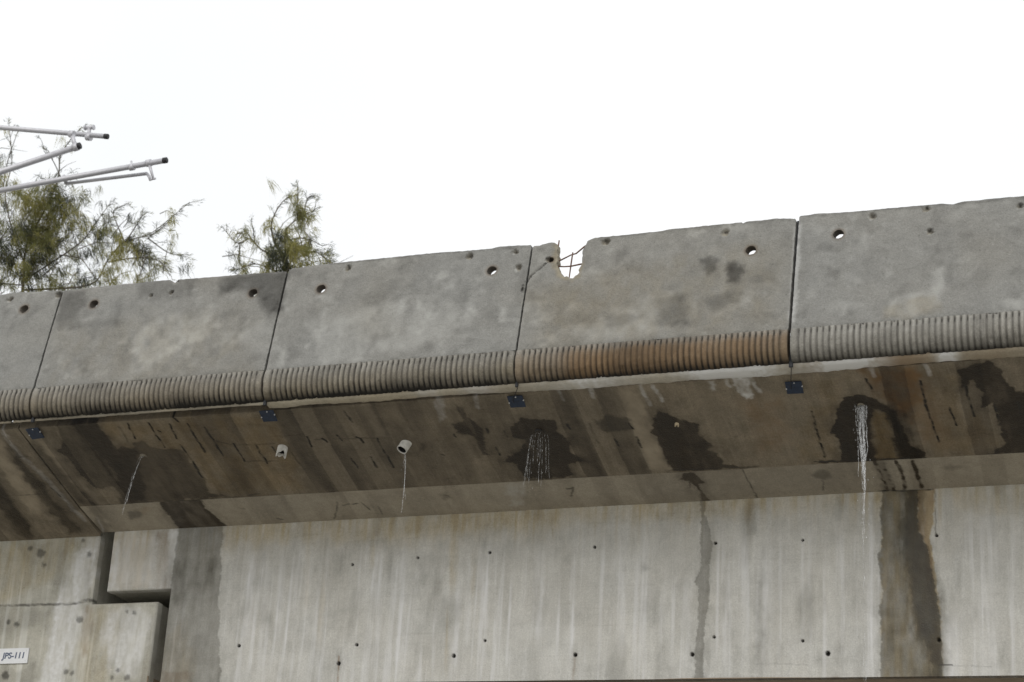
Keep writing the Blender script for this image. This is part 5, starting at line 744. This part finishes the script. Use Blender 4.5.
# ------------------------------------------------------------------ she-oak trees behind the viaduct
def smooth_path(pts, n=6):
    P = [Vector(p) for p in pts]; o = []
    for i in range(len(P)-1):
        a = P[max(i-1, 0)]; b = P[i]; c = P[i+1]; d = P[min(i+2, len(P)-1)]
        for k in range(n):
            t = k/n; o.append(.5*((2*b)+(c-a)*t+(2*a-5*b+4*c-d)*t*t+(3*b-a-3*c+d)*t**3))
    o.append(P[-1]); return o
def tree(limbs, blobs, seed, label, dens):
    rr = random.Random(seed); rn = np.random.default_rng(seed)
    b = limbs[0][0]; base = (b[0]-.1, b[1]+.3, GZ); o = empty('she_oak_tree', base); tag(o, label, 'tree', 'feathery trees behind the viaduct')
    low = smooth_path([base, (b[0]-.25, b[1]+.1, 3.), (b[0]+.1, b[1], 7.), limbs[0][0]], 5); hi = smooth_path(limbs[0], 5)[1:]
    trunk = MB(); trunk.tube(low+hi, [.24-.213*i/len(low) for i in range(len(low))]+[.025*(1-i/len(hi))**1.2+.004 for i in range(len(hi))], 9); trunk.build('trunk', M['bark'], o, True)
    br = MB(); tips = []
    for li, l in enumerate(limbs):
        if li:
            dy = rr.uniform(-.3, .3)
            path = smooth_path([Vector(p)+Vector((0, dy*(i/(len(l)-1)), 0)) for i, p in enumerate(l)], 5); L = len(path); r0 = .011 if len(l) > 4 else .007
            lm = MB(); lm.tube(path, [r0*(1-i/L)+.004 for i in range(L)], 6); lm.build('limb', M['bark'], o, True)
        else: path = hi; L = len(path)
        for i in range(2, L):
            tips.append((path[i], (path[i]-path[i-1]).normalized(), i/L))
            if i > 3 and rr.random() < .55:                     # side twigs that carry tufts of their own
                d = ((path[i]-path[i-1]).normalized()+Vector((rr.uniform(-.6, 1.), rr.uniform(-.6, .6), rr.uniform(-.7, .8)))).normalized()*rr.uniform(.08, .22); c = path[i]
                q = [c, c+d*.5+Vector((0, 0, .01)), c+d+Vector((0, 0, -.04))]; br.tube(q, [.006, .004, .002], 5)
                tips.append((q[1], d.normalized(), .8)); tips.append((q[2], d.normalized(), 1.))
    for bx in blobs:
        for _ in range(max(1, bx[5]//150)):
            c = Vector((bx[0]+rr.gauss(0, .45)*bx[3], bx[1]+rr.uniform(-.4, .4), bx[2]+rr.gauss(0, .45)*bx[4])); d = Vector((rr.uniform(-.5, .9), rr.uniform(-.4, .4), rr.uniform(-.1, .9)))*.4
            br.tube([c-d*.6, c+Vector((0, 0, .03)), c+d*.6+Vector((0, 0, -.04)), c+d*1.1+Vector((.05, 0, -.12))], [.008, .006, .004, .002], 5)
    tw = br.build('twigs', M['bark'], o, True); tw['kind'] = 'stuff'
    P0 = []; DR = []; LN = []; CO = []
    def tuft(c, d, n, ln, tone, sp=.03):
        for _ in range(n):
            P0.append((c[0]+rn.normal(0, sp), c[1]+rn.normal(0, sp), c[2]+rn.normal(0, sp)))
            v = np.array((d[0], d[1], d[2]))+rn.normal(0, .30, 3); DR.append(v/np.linalg.norm(v)); LN.append(ln*rn.uniform(.5, 1.3)); CO.append(tone*rn.uniform(.7, 1.3))
    olive, deep, bright = np.array((.17, .172, .058)), np.array((.05, .058, .036)), np.array((.30, .28, .09))
    for (x, y, z, rx, rz, n) in blobs:
        n *= dens                          # feathery tufts, clumped round a few centres in each mass
        cl = [np.clip(rn.normal(0, .62, 3), -.9, .9) for _ in range(max(2, int(n)//75))]
        for _ in range(max(2, int(n/13))):
            a = cl[rn.integers(len(cl))]+rn.normal(0, .28, 3); c = (x+a[0]*rx, y+a[1]*.55, z+a[2]*rz)
            f = float(fbm(np.array([c[0]*2.6]), np.array([c[2]*2.6+c[1]]), seed, 3)[0])+rn.normal(0, .06); tone = deep if f < .44 else (olive if f < .57 else bright)
            dirn = (rn.uniform(-.1, .8), rn.uniform(-.4, .4), rn.uniform(-.6, .8) if rn.uniform() < .45 else -1.)
            tuft(c, dirn, 20, rn.uniform(.10, .22), tone, .032)
    for p, d, f in tips:
        if rr.random() < .7: tuft(p, (d.x+.15, d.y, d.z*.7+rr.uniform(-.5, .3)), 6, .09, deep*1.2 if rr.random() < .6 else olive, .02)
    P0 = np.array(P0); DR = np.array(DR); LN = np.array(LN)[:, None]; CO = np.array(CO); N = len(P0)
    side = np.cross(DR, rn.normal(0, 1, (N, 3))); side /= np.linalg.norm(side, axis=1)[:, None]; w = rn.uniform(.0022, .0048, (N, 1))
    mid = P0+DR*LN*.5; end = P0+DR*LN+np.array((.02, 0, -.22))*LN
    V = np.concatenate([P0-side*w*.6, P0+side*w*.6, mid-side*w, mid+side*w, end]); r = np.arange(N)
    me = mesh_np('crown', V, [np.stack([r, N+r, 3*N+r, 2*N+r], 1), np.stack([2*N+r, 3*N+r, 4*N+r], 1)], False, {'stain_a': np.tile(CO, (5, 1))})
    link('crown', me, M['leaf'], o)
low = [(-19.2, 27.2, 12.4, 2.2, .9, 1500), (-17.6, 27.4, 11.2, 2.4, 1.0, 1500), (-20.5, 27., 13.5, 1.5, 1.2, 900)]
tree(TREE_A_LIMBS, TREE_A_BLOBS+low, 21, 'tall dense feathery tree rising beyond the parapet under the pipe arms', 1.0)
tree(TREE_B_LIMBS, TREE_B_BLOBS+[(-14.3, 27.2, 11.8, 1.3, .8, 900)], 33, 'small sparse feathery tree top peeking over the parapet joint', .95)

# ------------------------------------------------------------------ piers that carry the spans, out of the picture
for x, lab in ((-15.2, 'round concrete pier under the cantilever span, beyond the number plate'), (2.2, 'round concrete pier under the suspended span, beyond the gushing leak')):
    o = empty('bridge_pier', (x, 18.5, GZ)); tag(o, lab, 'pier')
    zt = (ZB+.02 if x < 0 else zbot(3.0)-.0)
    mb = MB(); mb.tube([(x, 18.5, GZ-.3), (x, 18.5, zt-.7)], .7, 28); mb.build('column', M['core'], o, True)
    mb = MB(); mb.box((x-.75, 15.9, zt-.7), (x+.75, 21.2, zt)); mb.build('pier_cap', M['core'], o)
